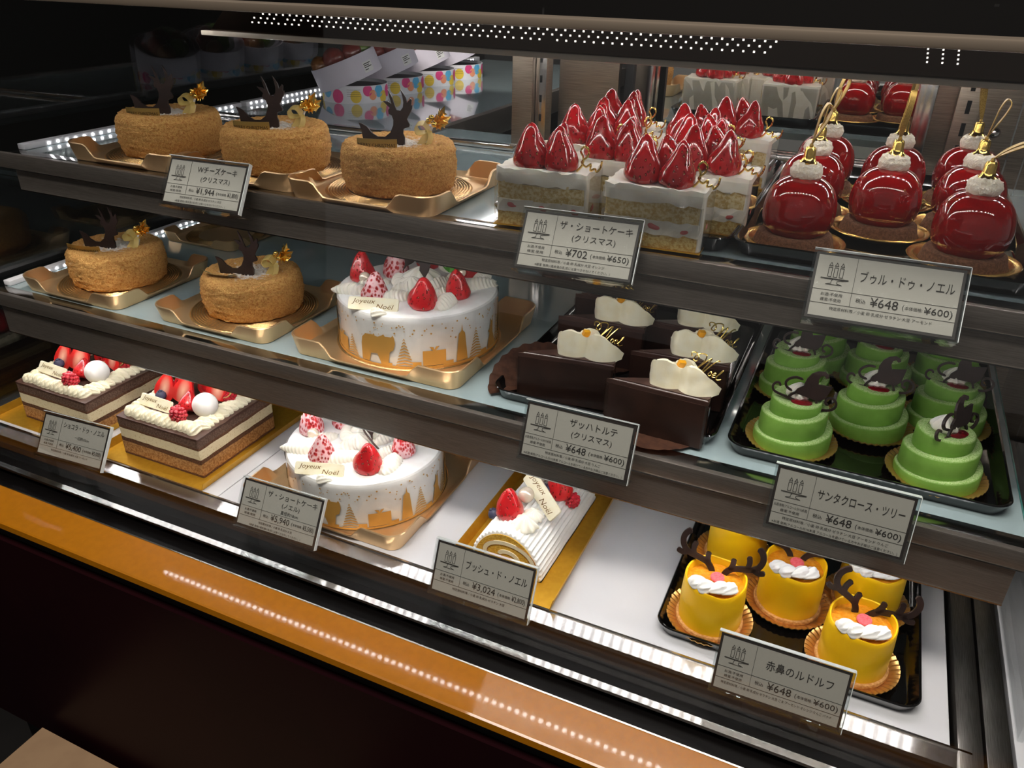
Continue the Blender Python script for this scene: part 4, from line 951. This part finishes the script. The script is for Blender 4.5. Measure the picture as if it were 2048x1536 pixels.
def antler(sgn):
    g = G(); s = .001
    for path, w in (([(2, -6), (3.5, 0), (8, 6), (16, 9.5), (24, 12.5), (29, 18), (30.5, 25), (28.5, 31), (24, 35)], 5.2), ([(6, 4), (7.4, 10), (6.8, 16)], 4.6), ([(20, 11.5), (20.4, 18), (18.5, 24)], 4.6), ([(24, 13), (30, 11.5), (35, 14)], 4.4)):
        g.stroke([(sgn*x*s, z*s) for x, z in path], w*s, .0022, 4)
    return g.mesh('antler', False)
ob('antler', antler(1), 'choc_plaque', ye, (.003, .012, .0485), (-.18, .08, -.10)); ob('antler', antler(-1), 'choc_plaque', ye, (-.003, .012, .0485), (-.18, -.04, .10))
yp = [(-.049, .564, .02, 'front left, beside the empty white deck'), (.013, .616, .02, 'in the middle of the five'), (.073, .566, .05, 'front right, partly behind its price card'), (-.044, .662, .02, 'back left corner of the tray'), (.080, .648, -.04, 'right side, second row')]
for i, (x, y, a, w) in enumerate(yp):
    lb = 'yellow cup cake with red nose and cream moustache, '+w
    if i == 0: ye.location = (x, y, ZD+.0024); ye.rotation_euler = (0, 0, a); ye['label'] = lb; c = ye
    else: c = dup_at(ye, (x, y, ZD+.0024), a, lb)
    if i == 2:
        an = [o for o in bpy.data.objects if o.parent == c and o.name.startswith('antler')]
        for o in an:
            o.rotation_euler = (-.25, .38, .0) if o.location.x > 0 else (-.10, .28, .15)

# ================================================================== ROUND GIFT BOXES ON THE CORNER COUNTER
def dots_on(parent, R_, lst):
    for x, z, s, mt in lst:
        g = G(); rim = []
        c0 = g.v(cylr(x, z, R_))
        for k in range(18): t = 2*PI*k/18; rim.append(g.v(cylr(x+s*math.cos(t), min(.0295, max(.0005, z+s*1.1*math.sin(t))), R_)))
        for k in range(18): g.f([c0, rim[k], rim[(k+1) % 18]])
        ob('dot', g, mt, parent, smooth=False)
def cylr(x, z, r): t = -PI/2+x/r; return (r*math.cos(t), r*math.sin(t), z)
def gift_box(loc, rz, label, sticker=True):
    b = thing('round_box', label, 'box', loc, rz, 'round polka dot boxes'); b.scale = (.86, .86, .86)
    R_ = .060
    base = ob('box_base', G().lathe([(0, 0), (R_, 0), (R_, .030), (R_-.0012, .030), (R_-.0012, .004), (0, .004)], 56), 'box_band', b)
    ob('inner_floor', G().lathe([(0, .0042), (R_-.0016, .0042), (R_-.0016, .024), (0, .026)], 48), 'box_inside', b)
    dots_on(base, R_+.0003, [(-.055, .020, .011, 'dot_blue'), (-.03, .012, .011, 'dot_pink'), (-.046, .026, .006, 'dot_yellow'), (.004, .012, .010, 'dot_yellow'), (.026, .022, .009, 'dot_pink'), (.036, .014, .008, 'dot_orange'), (.050, .020, .010, 'dot_blue'), (.062, .009, .010, 'dot_yellow'), (.078, .018, .010, 'dot_pink'), (-.08, .010, .011, 'dot_yellow'), (.1, .012, .011, 'dot_blue'), (-.1, .020, .010, 'dot_pink'), (-.125, .012, .011, 'dot_blue'), (.125, .02, .01, 'dot_yellow'), (.15, .012, .011, 'dot_pink'), (-.15, .018, .011, 'dot_yellow')])
    g = G()
    for k in range(4): 
        z = .013+k*.0035; L = [g.v(cylr(-.012+.002*j, z, R_+.0004)) for j in range(13)]; Q = [g.v(cylr(-.012+.002*j, z+.0004, R_+.0004)) for j in range(13)]
        for j in range(12): g.f([L[j], L[j+1], Q[j+1], Q[j]])
    ob('printed_lines', g, 'box_inside', base, smooth=False)
    lid = ob('lid_ring', G().lathe([(R_+.001, 0), (R_+.001, .040), (R_-.0006, .040), (R_-.0006, .022), (0, .022), (0, .018), (R_-.0006, .018), (R_-.0006, 0), (R_+.001, 0)], 56), 'box_white', b, (-.006, 0, .0335), (0, -.36, 0))
    for i, (x, y, s, mt) in enumerate(((-.040, -.012, .034, 'fruit_brown'), (-.012, -.020, .040, 'fruit_red'), (.020, -.008, .038, 'fruit_red'), (-.020, .018, .036, 'fruit_green'), (.012, .026, .036, 'fruit_brown'), (.038, .014, .034, 'fruit_green'))):
        ob('fruit', bpy.data.meshes['fruit_'+mt] if 'fruit_'+mt in bpy.data.meshes else fruit_mesh(mt), mt, lid, (x, y, .024), (0, 0, i), s)
    if sticker:
        g = G(); L = [[g.v(cylr(.036+.0035*j, z, R_+.0014)) for j in range(7)] for z in (.006, .024)]
        for j in range(6): g.f([L[0][j], L[0][j+1], L[1][j+1], L[1][j]])
        st = ob('sticker', g, 'sticker', lid, smooth=False)
        g = G()
        for k, (z, x0, x1) in enumerate(((.020, .038, .054), (.017, .038, .050), (.014, .038, .055), (.010, .038, .046))):
            L = [[g.v(cylr(x0+(x1-x0)*j/6, zz, R_+.0016)) for j in range(7)] for zz in (z, z+.0013)]
            for j in range(6): g.f([L[0][j], L[0][j+1], L[1][j+1], L[1][j]])
        ob('printed_lines', g, 'ink', st, smooth=False)
    return b
def fruit_mesh(mt):
    me = G().lathe([(math.sin(PI*i/14)*.5 if 0 < i < 14 else 0, .5-.5*math.cos(PI*i/14)) for i in range(15)], 20).jitter(.05, 2, hash(mt) % 7).mesh('fruit_'+mt); me.materials.append(MATS[mt]); return me
for i, (y, w) in enumerate(((1.105, 'nearest of the row of four'), (1.218, 'second from the front'), (1.331, 'third from the front'), (1.444, 'farthest of the row of four'))):
    gift_box((-.778, y, ZU-.001), .55, 'round polka dot box with tilted lavender lid, '+w)

# ================================================================== PRICE CARDS
HON = '※蜂蜜 使用(1歳未満の乳児には食べさせないでください。)'
ALC = '※お酒 使用(アルコール分1%未満 アルコールを避けている方やお子様はご注意ください。)'
def price_card(pose, label, title, sub, size, price, net, sake, honey, allergy, extra=None):
    X, Y, Z, yaw, til, w = pose; h = w*.5
    t = thing('price_card', label, 'price card', (X, Y, ZC+Z)); t.rotation_euler = (-til, 0, yaw)
    bw = w*.020
    ob('border', G().box(-w/2, w/2, 0, .0008, -h/2, h/2), 'card_border', t, smooth=False)
    pp = ob('paper', G().box(-w/2+bw, w/2-bw, -.0003, .0001, -h/2+bw, h/2-bw), 'paper', t, smooth=False)
    # clear stand: back plate, folded foot; thin sleeve in front
    g = G(); e = .0018; g.box(-w/2-e, w/2+e, .0010, .0026, -h/2-e, h/2+e); g.box(-w/2-e, w/2+e, .0026, .0160, -h/2-e, -h/2-e+.0014); g.box(-w/2-e, w/2+e, -.0012, .0026, -h/2-e-.0014, -h/2-e)
    ob('clear_stand', g, 'acrylic', t, smooth=False)
    g = G(); g.box(-w/2-e, w/2+e, -.0018, -.0012, -h/2-e, h/2+e); ob('clear_sleeve', g, 'acrylic', t, smooth=False)
    g = G(); g.box(-w/2-e, w/2+e, -.0018, .0026, h/2+e, h/2+e+.0005); g.box(w/2+e, w/2+e+.0005, -.0018, .0026, -h/2-e, h/2+e); ob('clear_edge', g, 'acrylic_edge', t, smooth=False)
    g = G(); st, ct_ = math.sin(til), math.cos(til)
    if Z < -.45:        # feet down to the sill
        d = (ZC+Z-h/2*ct_-.0018)-cz(-.5348)
        for x in (-w*.30, w*.30):
            p0 = Vector((x, .0022, -h/2-.0018)); p1 = p0+Vector((0, st, -ct_))*d; g.ribbon([p0, p1, p1+Vector((0, ct_, st))*.018], (1, 0, 0), .014, .0005)
    else:               # tongue that hooks it to the shelf rail
        p0 = Vector((0, .0024, -h*.12)); g.ribbon([p0, p0+Vector((0, ct_, st))*.012], (1, 0, 0), .030, .0005)
    ob('clear_foot', g, 'acrylic', t, smooth=False)
    y = -.0006; g = G(); lw = .00022
    def hl(x0, x1, z): g.box(x0, x1, y, y+.0002, z-lw/2, z+lw/2)
    def vl(x, z0, z1): g.box(x-lw/2, x+lw/2, y, y+.0002, z0, z1)
    L_, R_, T_, B_ = -w/2+bw, w/2-bw, h/2-bw, -h/2+bw
    zc = -h*.06; zb = -h*.265; xd = L_+w*.27
    hl(L_, R_, zc); hl(L_, R_, zb); vl(xd, zb, T_)
    ob('ruled_line', g, 'ink', pp, smooth=False)
    g = G(); yy = -.0007; cxr = (xd+R_)/2; wr = R_-xd
    tw = min(wr*.90, wr*.105*len(title))
    if size: put_text(g, title, cxr, h*.27, h*.150, yy, 'c', tw); put_text(g, sub, cxr, h*.115, h*.125, yy, 'c') if sub else None; put_text(g, size, cxr, -h*.02 if sub else h*.06, h*.085, yy, 'c')
    elif sub: put_text(g, title, cxr, h*.25, h*.160, yy, 'c', tw); put_text(g, sub, cxr, h*.06, h*.135, yy, 'c')
    else: put_text(g, title, cxr, h*.13, h*.185, yy, 'c', tw)
    put_text(g, '税込', xd+wr*.05, -h*.185, h*.070, yy, 'l'); put_text(g, '¥'+price, xd+wr*.19, -h*.215, h*.185, yy, 'l', wr*(.27 if len(price) < 5 else .34))
    x1 = xd+wr*(.50 if len(price) < 5 else .57)
    put_text(g, '(', x1, -h*.19, h*.10, yy, 'l'); put_text(g, '本体価格:', x1+wr*.025, -h*.185, h*.060, yy, 'l', wr*.165); put_text(g, '¥'+net+')', R_-wr*.03, -h*.205, h*.140, yy, 'r', R_-wr*.03-(x1+wr*.205))
    xl = (L_+xd)/2
    sk = 'お酒:'+sake; put_text(g, sk, xl, -h*.145, h*.055, yy, 'c', min(w*.25, w*.021*len(sk)+.002)); put_text(g, '蜂蜜:'+honey, xl, -h*.225, h*.055, yy, 'c', w*.14)
    al = '特定原材料等／'+'·'.join(allergy); aw = min(w*.86, w*.0235*len(al))
    put_text(g, al, 0, -h*.350, h*.055, yy, 'c', aw)
    if extra: put_text(g, extra, 0, -h*.435, h*.052, yy, 'c', min(w*.92, w*.0225*len(extra)))
    ob('lettering', g, 'ink', pp, smooth=False)
    # emblem: three candles over a cake stand drawn in thin lines
    g = G(); ex, ez, s = xl, h*.20, h*.01; th = .00035
    def ln(ax, az, bx, bz): 
        a = Vector((ex+ax*s, 0, ez+az*s)); b = Vector((ex+bx*s, 0, ez+bz*s)); d = (b-a).normalized(); n = Vector((-d.z, 0, d.x))*th/2; a -= d*th/2; b += d*th/2
        g.f([g.v(p) for p in ((a.x+n.x, yy, a.z+n.z), (b.x+n.x, yy, b.z+n.z), (b.x-n.x, yy, b.z-n.z), (a.x-n.x, yy, a.z-n.z))])
    for cx in (-8, 0, 8):
        for q in ((-2.4, -6, -2.4, 8), (2.4, -6, 2.4, 8), (-2.4, 8, 2.4, 8), (-2.4, -6, 2.4, -6), (-2.4, 10.5, 2.4, 10.5), (-2.4, 10.5, 0, 15.5), (2.4, 10.5, 0, 15.5)): ln(cx+q[0], q[1], cx+q[2], q[3])
    for q in ((-19, -9.5, 5, -9.5), (5, -9.5, 19, -9.5), (-19, -8.4, 19, -8.4), (-2, -9.5, -4, -12), (-4, -12, -4, -15.5), (-4, -15.5, -11, -17.5), (4, -12, 4, -15.5), (4, -12, 19, -9.5), (4, -15.5, 11, -17.5), (-11, -17.5, 9, -17.5)): ln(*q)
    ob('emblem', g, 'ink', pp, smooth=False)
    return t
A = ['小麦', '卵', '乳成分']
price_card((-.5681, .553, -.1892, .060, .553, .0890), 'price card of the crumb cheesecakes, clipped to the upper shelf', 'Wチーズケーキ', '(クリスマス)', None, '1,944', '1,800', '不使用', '使用', A+['ゼラチン', '大豆'], HON)
price_card((-.1945, .553, -.1905, .077, .582, .0923), 'price card in front of the strawberry shortcake slices', 'ザ・ショートケーキ', '(クリスマス)', None, '702', '650', '不使用', '使用', A+['大豆', 'オレンジ'], HON)
price_card((.0248, .553, -.1907, .041, .601, .0933), 'price card in front of the red glazed domes', 'ブゥル・ドゥ・ノエル', None, None, '648', '600', '不使用', '不使用', A+['ゼラチン', '大豆', 'アーモンド'])
price_card((-.1801, .540, -.3576, .005, .376, .0968), 'price card in front of the chocolate wedges', 'ザッハトルテ', '(クリスマス)', None, '648', '600', '使用(アルコール分1%未満)', '不使用', A+['大豆', 'りんご'], ALC)
price_card((.0321, .540, -.3608, -.006, .247, .0985), 'price card in front of the green spiral cakes', 'サンタクロース・ツリー', None, None, '648', '600', '使用(アルコール分1%未満)', '不使用', A+['ゼラチン', '大豆', 'アーモンド', 'りんご'], ALC)
price_card((-.7639, .485, -.4903, .067, .566, .0962), 'price card of the square chocolate layer cakes, leftmost on the sill', 'ショコラ・ドゥ・ノエル', None, '一辺約15cm', '5,400', '5,000', '不使用', '不使用', A+['大豆', 'アーモンド'])
price_card((-.4708, .485, -.4928, .029, .538, .0962), 'price card in front of the whole white cake on the deck', 'ザ・ショートケーキ', '(ノエル)', '直径約18cm', '5,940', '5,500', '不使用', '使用', A+['大豆'], HON)
price_card((-.2423, .485, -.4920, .014, .420, .0970), 'price card in front of the cream log cake', 'ブッシュ・ド・ノエル', None, None, '3,024', '2,800', '不使用', '不使用', A+['ゼラチン', '大豆'])
price_card((.0188, .485, -.4921, .009, .300, .0985), 'price card in front of the yellow reindeer cakes', '赤鼻のルドルフ', None, None, '648', '600', '不使用', '不使用', A+['ゼラチン', '大豆', 'ごま', 'アーモンド', 'オレンジ', 'りんご', 'バナナ'])
